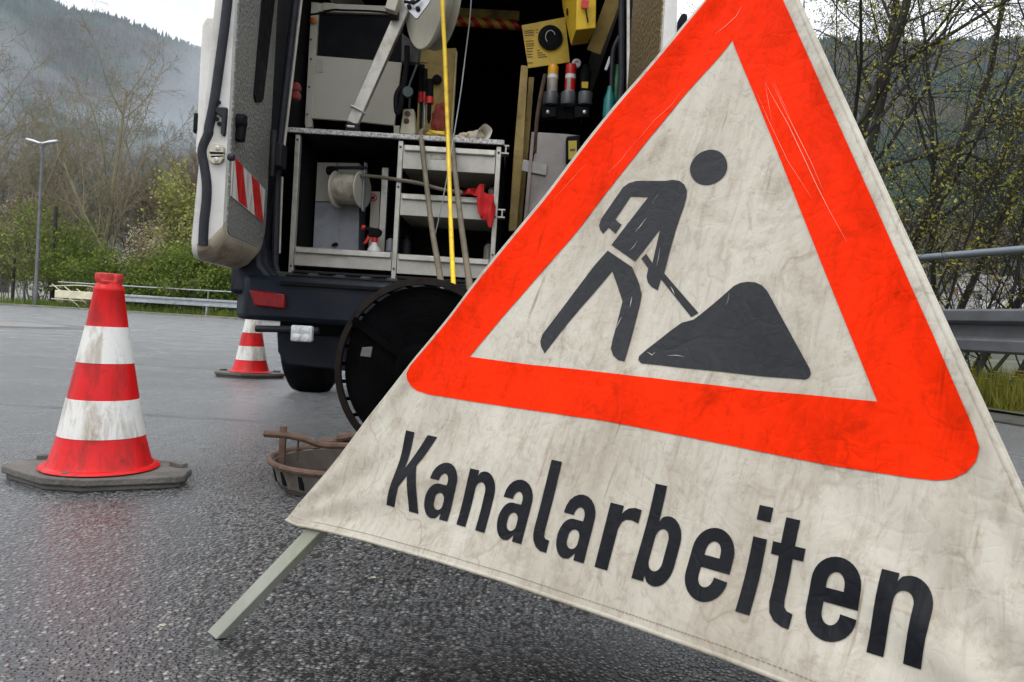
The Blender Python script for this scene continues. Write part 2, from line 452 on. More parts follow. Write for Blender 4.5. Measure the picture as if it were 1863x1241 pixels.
def struct(name, mb, mat, smooth=None, kind='structure', **k):
    o = part(name, mb, mat, None, smooth, **k); o['kind'] = kind; return o


def copy_tree(o, parent=None):
    c = o.copy(); COL.objects.link(c); c.parent = parent
    for ch in list(o.children): copy_tree(ch, c)
    return c


def smooth_path(pts, n=8):
    pts = [Vector(p) for p in pts]; out = []
    for i in range(len(pts) - 1):
        p0 = pts[max(i - 1, 0)]; p1 = pts[i]; p2 = pts[i + 1]; p3 = pts[min(i + 2, len(pts) - 1)]
        for k in range(n):
            t = k / n
            out.append(.5 * ((2 * p1) + (p2 - p0) * t + (2 * p0 - 5 * p1 + 4 * p2 - p3) * t * t + (3 * p1 - p0 - 3 * p2 + p3) * t ** 3))
    return out + [pts[-1]]


def arc(cx, cy, rx, ry, a0, a1, n=10):
    return [(cx + rx * math.cos(R(a0 + (a1 - a0) * i / n)), cy + ry * math.sin(R(a0 + (a1 - a0) * i / n))) for i in range(n + 1)]


# ------------------------------------------------------------------ setting: ground, road, kerb, hills
EDGE = [(7.2, -8), (5.66, -3), (4.70, 0), (3.95, 2.3), (3.19, 4.6), (2.45, 6.9), (1.75, 9), (.05, 14), (-2.6, 20), (-6.4, 26.6), (-11.3, 30.3), (-15, 31.2), (-19.8, 31.5), (-27, 31.6), (-60, 31.6)]
EDGE3 = smooth_path([(x, y, 0) for x, y in EDGE], 6)


def offset_path(path, d, z=0):
    """path moved sideways by d; positive = away from the road"""
    out = []
    for i, p in enumerate(path):
        t = (path[min(i + 1, len(path) - 1)] - path[max(i - 1, 0)]).normalized()
        out.append(Vector((p.x + t.y * d, p.y - t.x * d, z)))
    return out


mb = MB(); mb.add([(-1500, -200, -.35), (1500, -200, -.35), (1500, 1600, -.35), (-1500, 1600, -.35)], [(0, 1, 2, 3)])
struct('ground', mb, M('meadow ground', (.05, .06, .025), .9, 0, .4, .05))
mb = MB(); rp = [tuple(p) for p in EDGE3] + [(-60, -8, 0)]
mb.add(rp, [tuple(range(len(rp)))])
struct('road', mb, MT['asphalt'])
mb = MB(); prof = [(0, -.3), (0, .07), (.16, .085), (.16, -.3)]
KE = [p for p in EDGE3 if p.y > 12]
offs = [offset_path(KE, d, z) for d, z in prof]
for a, b in zip(offs[:-1], offs[1:]):
    o = len(mb.v); mb.v += [tuple(p) for p in a] + [tuple(p) for p in b]; k = len(a)
    for i in range(k - 1): mb.f.append((o + i, o + i + 1, o + k + i + 1, o + k + i)); mb.mi.append(0)
struct('kerb', mb, MT['kerb'], 30, fix=False)
mb = MB(); KE = [p for p in EDGE3 if p.y < 12.8]
offs = [offset_path(KE, d, z) for d, z in ((0, -.05), (.0, .012), (.05, .03), (.22, .055), (.40, .05))]
for a, b in zip(offs[:-1], offs[1:]):
    o = len(mb.v); mb.v += [(p.x + .03 * noise.noise(p * 3), p.y, p.z) for p in a] + [(p.x + .03 * noise.noise(p * 3), p.y, p.z) for p in b]; k = len(a)
    for i in range(k - 1): mb.f.append((o + i, o + i + 1, o + k + i + 1, o + k + i)); mb.mi.append(0)
struct('road_edge', mb, M('broken asphalt edge', (.05, .046, .04), .8, 0, .4, 8, (.05, .06, .02), .6, 3, bump=.5, bscale=40), 60, fix=False)
mb = MB()   # verge: strip outside the kerb dropping gently away
vp = [(.16, .06), (.5, .07), (1.0, .06), (1.8, .0), (4, -.2), (9, -.3), (40, -.34)]
offs = [offset_path(EDGE3, d, z) for d, z in vp]
for ri, (a, b) in enumerate(zip(offs[:-1], offs[1:])):
    o = len(mb.v); mb.v += [(p.x, p.y, p.z + .03 * noise.noise(p * 1.5)) for p in a] + [(p.x, p.y, p.z + .03 * noise.noise(p * 1.5)) for p in b]; k = len(a)
    for i in range(k - 1): mb.f.append((o + i, o + i + 1, o + k + i + 1, o + k + i)); mb.mi.append(0)
struct('verge', mb, M('verge soil', (.055, .052, .028), .95, 0, .4, 3, (.05, .08, .015), .8, 2, bump=.6, bscale=20), fix=False)
mb = MB(); cc = (-8.15, 10.9)
for k, (r0, z) in enumerate(((1.15, .008),)):
    mb.add([(cc[0] + 1.25 * r0 * math.cos(t * math.pi / 24), cc[1] + r0 * math.sin(t * math.pi / 24), z) for t in range(48)], [tuple(range(48))])
struct('paved_patch', mb, MT['concrete'])
mb = MB(); mb.add([(cc[0] + 1.25 * 1.45 * math.cos(t * math.pi / 24), cc[1] + 1.45 * math.sin(t * math.pi / 24), .004) for t in range(48)], [tuple(range(48))])
struct('paved_patch_border', mb, MT['dark_ring'])

def seam(a, b, wd):
    pts = [a.lerp(b, k / 60) for k in range(61)]; m_ = MB(); t_ = (b - a).normalized(); s_ = Vector((-t_.y, t_.x, 0))
    for p in pts:
        o_ = s_ * (.05 * noise.noise(p * 1.7) + .012 * noise.noise(p * 11)); k = wd * (.35 + .9 * abs(noise.noise(p * 6 + Vector((3, 0, 0)))))
        m_.v += [tuple(p + o_ - s_ * k), tuple(p + o_ + s_ * k)]
    for k in range(60): m_.f.append((2 * k, 2 * k + 2, 2 * k + 3, 2 * k + 1)); m_.mi.append(0)
    m_.v = [(x, y, .004) for x, y, z in m_.v]; return m_


SEAM = M('tar seam', (.006, .006, .006), .35, 0, .3, 6)
for a_, b_ in (((-2.6, 2.98), (-.95, 2.86)), ((-.75, 3.25), (.9, 3.1)), ((-5.5, 5.6), (-1.4, 5.1)), ((-9, 14.0), (3, 9.2))):
    struct('road_seam', seam(Vector((*a_, 0)), Vector((*b_, 0)), .006 if a_[1] < 4 else .010), SEAM, fix=False)

# hills
SKY_T = [-1.6, -1.1, -.715, -.621, -.5575, -.49, -.4357, -.25, 0, .25, .394, .541, .66, 1.0, 1.6]
SKY_E = [.40, .42, .415, .378, .366, .343, .328, .28, .27, .34, .395, .398, .412, .42, .38]
HY = 900.0


def hill_z(X, Y):
    t = X / Y
    e = float(np.interp(t, SKY_T, SKY_E))
    s = (Y - 140) / (HY - 140)
    if s <= 0: return -.35
    if s < 1: prof_ = e * HY * (.55 * s + .45 * s * s)
    else: prof_ = e * HY * (1 - .35 * (s - 1) ** 1.5)
    return prof_ + s * 9 * noise.noise(Vector((X * .006, Y * .006, 3))) - .4


mb = MB(); NT, NY = 150, 60
ts = [-1.6 + 3.2 * i / NT for i in range(NT + 1)]; ys = [130 + 1100 * (j / NY) ** 1.15 for j in range(NY + 1)]
for y in ys:
    for t in ts: mb.v.append((t * y, y, hill_z(t * y, y)))
for j in range(NY):
    for i in range(NT):
        a = j * (NT + 1) + i; mb.f.append((a, a + 1, a + NT + 2, a + NT + 1)); mb.mi.append(0)
struct('hill', mb, M('hillside', (.045, .047, .03), .95, 0, .4, .02), 180, fix=False)


def rng_points(n, seed, keep):
    rg = np.random.default_rng(seed); out = []
    while len(out) < n:
        t = rg.uniform(-.95, 1.0); y = 180 + 740 * math.sqrt(rg.uniform())
        if keep(t, y, rg): out.append((t * y, y))
    return out


def mixmask(x, y):
    return noise.noise(Vector((x * .008, y * .008, 11))) + .35 * noise.noise(Vector((x * .03, y * .03, 5)))


def seen(t):
    return -.82 < t < .84


def forest(name, pts, kind, mat, seed):
    rg = np.random.default_rng(seed); V = []; F = []
    for (x, y) in pts:
        z = hill_z(x, y) - .5; h = rg.uniform(12, 23); r = h * rg.uniform(.16, .24)
        o = len(V)
        if kind == 'conifer':
            for k in range(3):
                zb = z + h * (.10 + .27 * k); zt = z + h * min(1, .52 + .26 * k); rk = r * (1 - .28 * k)
                o = len(V); V.append((x + rg.uniform(-.3, .3), y, zt)); ph = rg.uniform(0, 6)
                for j in range(6):
                    a = ph + j * math.pi / 3; q = rk * rg.uniform(.65, 1.15)
                    V.append((x + q * math.cos(a), y + q * math.sin(a), zb + rg.uniform(-.6, .6)))
                for j in range(6): F.append((o, o + 1 + j, o + 1 + (j + 1) % 6))
        else:
            h *= .85
            for k in range(15):     # sprays of bare branches
                a = rg.uniform(0, 2 * math.pi); e = rg.uniform(.35, 1.0); q = h * .42 * math.sqrt(1 - (e - .35) ** 2) * rg.uniform(.35, 1)
                bx, by, bz = x + q * .25 * math.cos(a), y + q * .25 * math.sin(a), z + h * e * .45
                tx, ty, tz = x + q * math.cos(a), y + q * math.sin(a), z + h * (e * .75 + .22)
                wv = rg.uniform(.5, 1.3); o = len(V)
                V += [(bx, by, bz), (tx + wv, ty, tz - 1), (tx - wv * .4, ty + wv, tz + 1.5), (tx - wv, ty - .3, tz - .6)]
                F += [(o, o + 1, o + 2), (o, o + 2, o + 3)]
    ob = link_mesh(name, V, F, mat, fix=False); ob['kind'] = 'stuff'; return ob


forest('conifer_forest', rng_points(16500, 1, lambda t, y, g: seen(t) and mixmask(t * y, y) > -.08), 'conifer', MT['conifer'], 3)
forest('bare_woodland', rng_points(12000, 2, lambda t, y, g: seen(t) and mixmask(t * y, y) < .10), 'bare', MT['woodland'], 4)
rg0 = np.random.default_rng(9); ridge = []
for k in range(420):
    t = rg0.uniform(-.74, -.38) if k % 3 else rg0.uniform(.28, .8); ridge.append((t * HY * 1.01, HY * rg0.uniform(.985, 1.03)))
forest('ridge_trees', ridge, 'conifer', MT['conifer'], 6)

# ------------------------------------------------------------------ trees and shrubs
class Tree:
    def __init__(s, seed): s.rg = np.random.default_rng(seed); s.lines = []; s.tips = []

    def grow(s, p, d, length, r, lev, P):
        rg = s.rg; n = P['seg'][lev]; path = [p]; rr = [r]; dirs = [d]
        for i in range(n):
            d = d + np.array(rg.normal(0, P['wob'][lev], 3)); d[2] += P['up'][lev]
            d = d / np.linalg.norm(d); p = p + d * length / n
            path.append(p); rr.append(r * (1 - (1 - P['tip']) * (i + 1) / n)); dirs.append(d)
        s.lines.append((path, rr, P['sides'][lev]))
        if lev + 1 >= P['levels']:
            s.tips += [(q, dirs[k]) for k, q in enumerate(path) if k]; return
        kids = P['kids'][lev]
        for c in range(kids):
            t = P['t0'][lev] + (1 - P['t0'][lev]) * (c + rg.uniform(.1, .9)) / kids
            f = t * n; i = min(int(f), n - 1); q = path[i] + (path[i + 1] - path[i]) * (f - i); dd = dirs[i + 1]
            ax = np.cross(dd, rg.normal(0, 1, 3)); ax /= np.linalg.norm(ax)
            a = R(rg.uniform(*P['ang'][lev])); nd_ = dd * math.cos(a) + np.cross(ax, dd) * math.sin(a)
            ln = length * P['ratio'][lev] * (1.15 - .55 * t) * rg.uniform(.7, 1.25)
            s.grow(q, nd_, ln, max(P['rmin'], (rr[i] + (rr[i + 1] - rr[i]) * (f - i)) * P['rr'][lev] * rg.uniform(.7, 1)), lev + 1, P)

    def wood(s):
        V = []; F = []
        for path, rr, n in s.lines:
            o = len(V); pu = np.array([.31, .87, .39])
            for i, p in enumerate(path):
                d = path[min(i + 1, len(path) - 1)] - path[max(i - 1, 0)]; d = d / np.linalg.norm(d)
                u = pu - d * (pu @ d); u = u / (np.linalg.norm(u) + 1e-9); q = np.cross(d, u)
                for j in range(n):
                    a = 2 * math.pi * j / n; V.append(tuple(p + (u * math.cos(a) + q * math.sin(a)) * rr[i]))
            for i in range(len(path) - 1):
                for j in range(n):
                    j2 = (j + 1) % n; F.append((o + i * n + j, o + i * n + j2, o + (i + 1) * n + j2, o + (i + 1) * n + j))
        return V, F

    def leaves(s, per, size, spread, frac=1.0, zmin=-1e9):
        rg = s.rg; V = []; F = []
        for q, d in s.tips:
            if rg.uniform() > frac or q[2] < zmin: continue
            for k in range(per):
                c = q + rg.normal(0, spread, 3); a = rg.normal(0, 1, 3); a /= np.linalg.norm(a)
                b = np.cross(a, rg.normal(0, 1, 3)); b /= np.linalg.norm(b); sz = size * rg.uniform(.5, 1.3); o = len(V)
                V += [tuple(c - a * sz), tuple(c + b * sz * .55), tuple(c + a * sz), tuple(c - b * sz * .55)]; F.append((o, o + 1, o + 2, o + 3))
        return V, F


def make_tree(name, label, cat, group, seed, P, loc, stems, bark, leaf=None, leafmat=None, lname='foliage'):
    t = Tree(seed)
    for (off, d, ln, r) in stems:
        d = np.array(d, float); t.grow(np.array(off, float), d / np.linalg.norm(d), ln, r, 0, P)
    root = thing(name, label, cat, loc, group)
    v, f = t.wood(); o = link_mesh('branches', v, f, bark, fix=False); o.parent = root
    if leaf:
        v, f = t.leaves(*leaf); o = link_mesh(lname, v, f, leafmat, fix=False); o.parent = root
    return root


P_TALL = dict(levels=5, seg=(9, 6, 4, 3, 2), wob=(.05, .10, .13, .16, .2), up=(.03, .10, .07, .03, .0), tip=.35, sides=(7, 5, 4, 3, 3), kids=(12, 6, 5, 3), t0=(.28, .25, .2, .15),
              ang=((25, 50), (25, 55), (25, 60), (25, 60)), ratio=(.50, .55, .52, .5), rr=(.55, .6, .6, .7), rmin=.011)
P_BUSH = dict(levels=4, seg=(6, 4, 3, 2), wob=(.10, .14, .18, .2), up=(.05, .05, .03, 0), tip=.4, sides=(4, 3, 3, 3), kids=(9, 7, 5), t0=(.2, .15, .1),
              ang=((20, 50), (25, 60), (25, 65)), ratio=(.55, .55, .5), rr=(.6, .6, .7), rmin=.008)
P_TWIGGY = dict(levels=4, seg=(7, 5, 4, 3), wob=(.05, .09, .12, .16), up=(.05, .06, .05, .02), tip=.35, sides=(4, 3, 3, 3), kids=(12, 7, 5), t0=(.15, .15, .1),
                ang=((12, 34), (15, 40), (20, 50)), ratio=(.6, .55, .5), rr=(.6, .6, .7), rmin=.014)

g1 = 'tall bare trees beyond the far road edge'
tall1 = make_tree('bare_tree', 'tallest bare grey tree standing behind the street lamp, right of it', 'tree', g1, 21, P_TALL, (-21.0, 37, -.3),
                  [((0, 0, 0), (.02, 0, 1), 11.5, .15), ((.15, 0, 0), (.2, 0, 1), 9, .10)], MT['bark'])
tall2 = make_tree('bare_tree', 'bare grey tree at the left picture edge, left of the street lamp', 'tree', g1, 22, P_TALL, (-26.6, 37, -.3),
                  [((0, 0, 0), (.03, 0, 1), 11.5, .16), ((.1, 0, 0), (.33, 0, 1), 9.5, .11)], MT['bark'])
tall3 = make_tree('bare_tree', 'slender bare tree forking low above the near traffic cone', 'tree', g1, 23, P_TALL, (-18.6, 36, -.3),
                  [((0, 0, 0), (.35, 0, 1), 7.5, .11), ((0, 0, 0), (-.38, 0, 1), 8.0, .09)], MT['bark'])


def put_copy(src, label, loc, rz, sc_):
    c = copy_tree(src); c.location = loc; c.rotation_euler.z = rz; c.scale = (sc_,) * 3; c['label'] = label; return c


put_copy(tall1, 'bare tree between the street lamp and the tallest tree, thin and many stemmed', (-24.2, 40, -.3), 2.0, .86)
put_copy(tall2, 'bare tree behind the green shrubs, right of the tallest bare tree', (-17.6, 41, -.3), 4.1, .72)
put_copy(tall3, 'small bare tree leaning beside the street lamp pole', (-22.6, 39, -.3), 1.2, .85)
g2 = 'brown twiggy thickets behind the far guard rail'
st = [((random.uniform(-.8, .8), random.uniform(-.5, .5), 0), (random.uniform(-.35, .35), random.uniform(-.2, .2), 1), random.uniform(5, 7.5), random.uniform(.035, .06)) for _ in range(9)]
tw = make_tree('twiggy_thicket', 'brown leafless thicket nearest the open van door, behind the light green shrub', 'thicket', g2, 31, P_TWIGGY, (-14.2, 37, -.3), st, MT['bark_brown'])
put_copy(tw, 'brown leafless thicket right of the tall forked tree, left of the door thicket', (-16.8, 38.5, -.3), 1.9, .95)
put_copy(tw, 'brown leafless thicket partly hidden by the open van door', (-12.0, 38, -.3), 3.6, 1.02)
put_copy(tw, 'brown leafless thicket between the lamp and the tallest bare tree', (-19.6, 39.5, -.3), 2.7, .92)
put_copy(tw, 'low leafless thicket behind the street lamp foot', (-24.6, 42, -.3), 5.0, .62)
put_copy(tw, 'pale leafless thicket far left behind the fence and house', (-28.5, 44, -.3), .7, .8)
g3 = 'green shrubs behind the far guard rail'


def shrub(label, loc, seed, h, n, spreadx, mat, per=5, size=.10, group=g3, frac=1.0, name='shrub', lname='foliage'):
    rg = random.Random(seed)
    st_ = [((rg.uniform(-spreadx, spreadx), rg.uniform(-.6, .6), 0), (rg.uniform(-.4, .4), rg.uniform(-.3, .3), 1), h * rg.uniform(.5, .85), .03) for _ in range(n)]
    return make_tree(name, label, 'shrub', group, seed, P_BUSH, loc, st_, MT['bark'], (per, size, .22, frac), mat, lname)


shrub('tall light green budding shrub beside the open van door', (-14.3, 35, -.3), 41, 6.6, 11, 1.1, MT['leaf_light'], 4, .085, frac=.75)
shrub('dark green leafy shrub below the light green one, by the far rail', (-14.9, 33.6, -.3), 42, 3.4, 10, 1.3, MT['leaf_green'], 4, .07)
shrub('dark green shrub behind the street lamp and the tilted rack', (-21.8, 35, -.3), 43, 5.0, 10, 1.2, MT['leaf_green'], 4, .07, frac=.6)
shrub('green shrub right of the rack, behind the cone tip', (-18.9, 34.5, -.3), 44, 2.9, 8, 1.0, MT['leaf_green'], 4, .07, frac=.55)
shrub('green shrub right under the open van door', (-12.6, 33.4, -.3), 45, 3.6, 9, 1.0, MT['leaf_green'], 5, .075)
shrub('low green shrub between cone tip and blossom bush', (-16.8, 33.8, -.3), 46, 1.8, 7, .9, MT['leaf_green'], 5, .08)
shrub('pale blossoming bush left of the light green shrub', (-15.9, 34.4, -.3), 47, 4.6, 5, .4, MT['blossom'], 4, .055, None, .5, 'blossom_bush', 'blossom')
shrub('pale yellow blossoming bush at the left edge above the house', (-25.0, 36.5, -.3), 48, 5.0, 7, .8, MT['blossom'], 4, .06, None, .55, 'blossom_bush', 'blossom')
shrub('low white flowering bush right behind the near cone tip', (-18.0, 33.2, -.3), 49, 1.2, 6, .7, MT['blossom'], 2, .04, None, .4, 'blossom_bush', 'blossom')

# near trees on the right, behind the dark guard rail
P_NEAR = dict(levels=5, seg=(10, 8, 6, 4, 3), wob=(.06, .09, .13, .16, .2), up=(.01, .03, .02, .01, .0), tip=.3, sides=(9, 6, 4, 3, 3), kids=(9, 8, 7, 5), t0=(.18, .15, .12, .1),
              ang=((25, 60), (25, 60), (25, 60), (25, 65)), ratio=(.6, .55, .5, .45), rr=(.5, .55, .6, .7), rmin=.0022)
P_SHR = dict(levels=4, seg=(9, 7, 5, 3), wob=(.08, .11, .15, .2), up=(.01, .02, .01, .0), tip=.3, sides=(6, 4, 3, 3), kids=(9, 6, 5), t0=(.12, .1, .1),
             ang=((25, 60), (25, 65), (25, 65)), ratio=(.55, .52, .48), rr=(.5, .6, .7), rmin=.0022)
make_tree('budding_tree', 'dark mossy tree with two thick trunks right beside the sign tip', 'tree', None, 61, P_NEAR, (3.25, 8.0, -.1),
          [((0, 0, 0), (.02, 0, 1), 5.5, .085), ((.25, .1, 0), (.11, .05, 1), 6.0, .075), ((.5, .3, 0), (.27, 0, 1), 6.0, .07)], MT['bark_dark'], (1, .017, .03, .5), MT['leaf_bud'], 'buds')
make_tree('budding_tree', 'leaning dark tree behind the handrail at the right edge', 'tree', None, 62, P_NEAR, (4.6, 7.6, -.1),
          [((0, 0, 0), (.55, .1, 1), 5.0, .05), ((-.2, .3, 0), (.5, 0, 1), 5.0, .045), ((.1, .3, 0), (-.25, 0, 1), 4.2, .035)], MT['bark_dark'], (1, .017, .03, .5), MT['leaf_bud'], 'buds')
g4 = 'budding shrubs behind the near guard rail'
for i, (loc, seed, lab, lean) in enumerate([((3.6, 6.6, -.1), 71, 'budding shrub closest to the sign edge behind the handrail', .1), ((4.25, 6.3, -.1), 72, 'budding shrub with yellow green buds in the middle of the near rail', .3),
                                            ((5.1, 6.8, -.1), 73, 'budding shrub at the far right end of the near rail', .1)]):
    rg = random.Random(seed)
    st = [((rg.uniform(-.45, .45), rg.uniform(-.3, .3), 0), (lean + rg.uniform(-.55, .55), rg.uniform(-.25, .25), 1), rg.uniform(2.0, 3.4), rg.uniform(.014, .026)) for _ in range(7)]
    make_tree('budding_shrub', lab, 'shrub', g4, seed, P_SHR, loc, st, MT['bark_dark'], (1, .018, .025, .5), MT['leaf_bud'], 'buds')

# grass and flowers under the near rail
rg = np.random.default_rng(5); V = []; F = []
nearE = [p for p in EDGE3 if -1 < p.y < 12]
viewE = [p for p in nearE if 3.8 < p.y < 8]
for k in range(30000):
    E_ = nearE if k < 14000 else viewE
    i = rg.integers(0, len(E_) - 1); q = E_[i].lerp(E_[i + 1], rg.uniform()); d = .30 + 3.2 * rg.uniform() ** 1.4
    t = (E_[i + 1] - E_[i]).normalized(); x, y = q.x + t.y * d, q.y - t.x * d
    if noise.noise(Vector((x * 1.3, y * 1.3, 0))) < -.12: continue
    h = rg.uniform(.05, .2) * (1.0 if k < 14000 else 1.7); a = rg.uniform(0, 6.3); wd = .006; lx, ly = rg.normal(0, .05, 2); o = len(V)
    V += [(x - wd * math.cos(a), y - wd * math.sin(a), .02), (x + wd * math.cos(a), y + wd * math.sin(a), .02), (x + lx, y + ly, .04 + h)]; F.append((o, o + 1, o + 2))
o = link_mesh('grass', V, F, MT['grass'], fix=False); o['kind'] = 'stuff'
flE = [p for p in nearE if 3.6 < p.y < 7]
for k in range(30):
    d = rg.uniform(.45, 1.7); i = rg.integers(0, len(flE) - 1); q = flE[i].lerp(flE[i + 1], rg.uniform()); t = (flE[i + 1] - flE[i]).normalized()
    x, y = q.x + t.y * d, q.y - t.x * d
    if k == 0:
        src = thing('yellow_flower', 'tuft of yellow flowers in the grass below the near guard rail', 'flower', (x, y, 0), 'yellow flowers below the near guard rail')
        mb = MB(); ml = MB()
        for s in range(9):
            p = Vector((x + rg.normal(0, .05), y + rg.normal(0, .05), .03)); tp = p + Vector((rg.normal(0, .05), rg.normal(0, .05), rg.uniform(.12, .34)))
            mb.tube([p, (p + tp) / 2 + Vector((.01, 0, 0)), tp], .003, 4)
            for j in range(7):
                a = j * .9; c = tp + Vector((math.cos(a) * .012, math.sin(a) * .012, .002)); u = Vector((math.cos(a), math.sin(a), .3)) * .016; v_ = Vector((-math.sin(a), math.cos(a), 0)) * .010
                ml.add([c - u, c + v_, c + u, c - v_], [(0, 1, 2, 3)])
        part('stem', mb, MT['leaf_green'], src); part('blossom', ml, MT['yellow_flower'], src, fix=False)
    else:
        c = copy_tree(src); c.location = (x, y, 0); c.rotation_euler.z = rg.uniform(0, 6); c.scale = (rg.uniform(.6, 1.1),) * 3

# grass beneath the far shrubs
V = []; F = []
farE = [p for p in EDGE3 if p.y > 24 and p.x > -32]
for k in range(14000):
    i = rg.integers(0, len(farE) - 1); q = farE[i].lerp(farE[i + 1], rg.uniform()); d = .4 + 4 * rg.uniform() ** 1.3
    t = (farE[i + 1] - farE[i]).normalized(); x, y = q.x + t.y * d, q.y - t.x * d
    h = rg.uniform(.1, .45); a = rg.uniform(0, 6.3); wd = .02; lx, ly = rg.normal(0, .1, 2); o = len(V)
    V += [(x - wd * math.cos(a), y - wd * math.sin(a), -.1), (x + wd * math.cos(a), y + wd * math.sin(a), -.1), (x + lx, y + ly, h)]; F.append((o, o + 1, o + 2))
o = link_mesh('long_grass', V, F, MT['leaf_green'], fix=False); o['kind'] = 'stuff'

# ------------------------------------------------------------------ guard rails
BEAM = [(-.012, .158), (.030, .152), (.040, .140), (.040, .072), (.028, .060), (-.022, .040), (-.022, -.040), (.028, -.060), (.040, -.072), (.040, -.140), (.030, -.152), (-.012, -.158)]


def guard_rail(label, path, zc, zh, bmat, hmat, off_post, pale_end=None, step=4.0, group=None):
    root = thing('guard_rail', label, 'guard rail', tuple(path[0]), group)
    mb = MB(); k = len(path); n = len(BEAM)
    for i, p in enumerate(path):
        t = (path[min(i + 1, k - 1)] - path[max(i - 1, 0)]).normalized(); s = Vector((-t.y, t.x, 0))
        for thick in (0, -.004):
            for (b, z) in BEAM: mb.v.append((p.x + s.x * (b + thick), p.y + s.y * (b + thick), zc + z))
    for i in range(k - 1):
        for side in (0, n):
            for j in range(n - 1):
                a = i * 2 * n + side + j; mb.f.append((a, a + 1, a + 2 * n + 1, a + 2 * n)); mb.mi.append(0)
    part('beam', mb, bmat, root, 22, fix=False)
    mb = MB(); mb.tube([Vector((p.x, p.y, zh)) + Vector(((path[min(i + 1, k - 1)] - path[max(i - 1, 0)]).normalized().y, -(path[min(i + 1, k - 1)] - path[max(i - 1, 0)]).normalized().x, 0)) * .12 for i, p in enumerate(path)], .03, 10)
    part('handrail', mb, hmat, root)
    acc = 0; last = path[0]
    for i in range(1, k):
        acc += (path[i] - last).length; last = path[i]
        if acc >= step:
            acc = 0; t = (path[min(i + 1, k - 1)] - path[i - 1]).normalized(); o_ = Vector((t.y, -t.x, 0)); p = path[i] + o_ * .08
            mb = MB(); mb.obox((p.x, p.y, (zc + .12) / 2 - .05), t * .03, o_ * .045, (0, 0, (zc + .12) / 2 + .05)); part('post', mb, bmat, root, bevel=.004)
            h = path[i] + o_ * .12
            mb = MB(); mb.tube([(h.x, h.y, 0), (h.x, h.y, zh)], .018, 8); part('handrail_post', mb, hmat, root)
    return root


nearR = offset_path([p for p in EDGE3 if -6 < p.y < 25.5], .38, 0)
MT['rail_tube'] = M('grey tube', (.20, .225, .25), .4, .4, .1, 3)
guard_rail('dark grey guard rail with round handrail running behind the sign', nearR, .60, 1.18, MT['rail_dark'], MT['rail_tube'], .08, step=4.4)
farR = [p for p in offset_path([p for p in EDGE3 if p.y > 26 and p.x > -20.2], .45, 0)]
far = guard_rail('long pale grey guard rail with handrail along the far road edge', farR, .62, 1.14, MT['galv'], MT['galv'], .08, step=3.6)
# pale painted end piece of the far rail
pe = farR[-4:]
mb = MB(); a, b = pe[0], pe[-1]; t = (b - a).normalized(); s = Vector((-t.y, t.x, 0))
mb.obox((a + b) / 2 + s * .07 + Vector((0, 0, .62)), t * (b - a).length / 2, s * .03, (0, 0, .165)); part('end_panel', mb, MT['pale_yellow'], far, bevel=.02)

# tilted tube rack beside the far rail
base = at(125, 556, 32.6); root = thing('tube_rack', 'pale yellow tilted tube rack behind the end of the far guard rail', 'rack', tuple(base))
for k in range(5):
    x0 = base.x - .9 + k * .55
    mb = MB(); mb.tube([(x0, 32.8, 1.05 - .08 * k), (x0 + 1.5, 32.6, .02)], .025, 6); part('bar', mb, MT['pale_yellow'], root)
mb = MB(); mb.tube(smooth_path([(base.x - 1.0, 32.8, .95), (base.x + .8, 32.8, 1.05), (base.x + 1.8, 32.7, .6)], 5), .025, 6); mb.tube([(base.x - .9, 32.8, .4), (base.x + 1.9, 32.7, .35)], .025, 6)
part('frame', mb, MT['pale_yellow'], root)

# street lamp
pb = at(64, 553, 32.2); pt = at(67, 262, 32.2)
root = thing('street_lamp', 'tall grey street lamp with two white heads by the far road edge', 'street lamp', (pb.x, pb.y, 0))
mb = MB(); mb.lathe([(.10, 0), (.10, .9), (.075, 1.0), (.05, pt.z - .1), (.05, pt.z)], (pb.x, pb.y, 0), n=14); part('pole', mb, MT['rail_dark'], root)
for s in (-1, 1):
    mb = MB(); c = Vector((pb.x, pb.y, pt.z + .02))
    prof = [(.0, .0), (.12, .05), (.35, .11), (.62, .13), (.72, .10), (.60, .04), (.3, .01), (.1, -.03)]
    mb.prism([(s * x, y + abs(x) * .10) for x, y in prof], lambda x, y, d: (c.x + x, c.y + d * (1 - .5 * abs(x)), c.z + y), -.16, .16)
    part('lamp_head', mb, MT['lamp_white'], root, bevel=.02)
mb = MB(); mb.obox((pb.x, pb.y, pt.z + .03), (.12, 0, 0), (0, .07, 0), (0, 0, .06)); part('bracket', mb, MT['galv'], root, bevel=.01)
# thin dark wooden post
p0 = at(94, 548, 34.5); p1 = at(98, 375, 34.5)
mb = MB(); mb.lathe([(.10, -.4), (.09, 2), (.08, p1.z - .05), (.05, p1.z)], (p0.x, p0.y, 0), n=10)
tag(part('wooden_post', mb, MT['bark_dark'], org=(p0.x, p0.y, 0)), 'thin dark wooden post standing right of the street lamp', 'post')

# fence at the left edge
root = thing('mesh_fence', 'low green wire mesh fence left of the street lamp', 'fence', (-25, 32.6, 0))
for k in range(5):
    x = -29 + k * 1.85
    mb = MB(); mb.box(x - .03, x + .03, 32.57, 32.63, -.3, 1.12); part('post', mb, MT['mesh_green'], root)
mb = MB()
for k in range(60): x = -29 + k * .127; mb.tube([(x, 32.6, .02), (x, 32.6, 1.08)], .006, 3, cap=False)
for z in (.05, .3, .55, .8, 1.06): mb.tube([(-29, 32.6, z), (-21.5, 32.6, z)], .01, 4, cap=False)
part('wire_mesh', mb, MT['mesh_green'], root, fix=False)
p0 = at(22, 555, 34); p1 = at(22, 470, 34)
mb = MB(); mb.lathe([(.07, -.4), (.07, p1.z)], (p0.x, p0.y, 0), n=8)
tag(part('fence_post', mb, MT['bark_dark'], org=(p0.x, p0.y, 0)), 'dark post behind the mesh fence at the left edge', 'post')


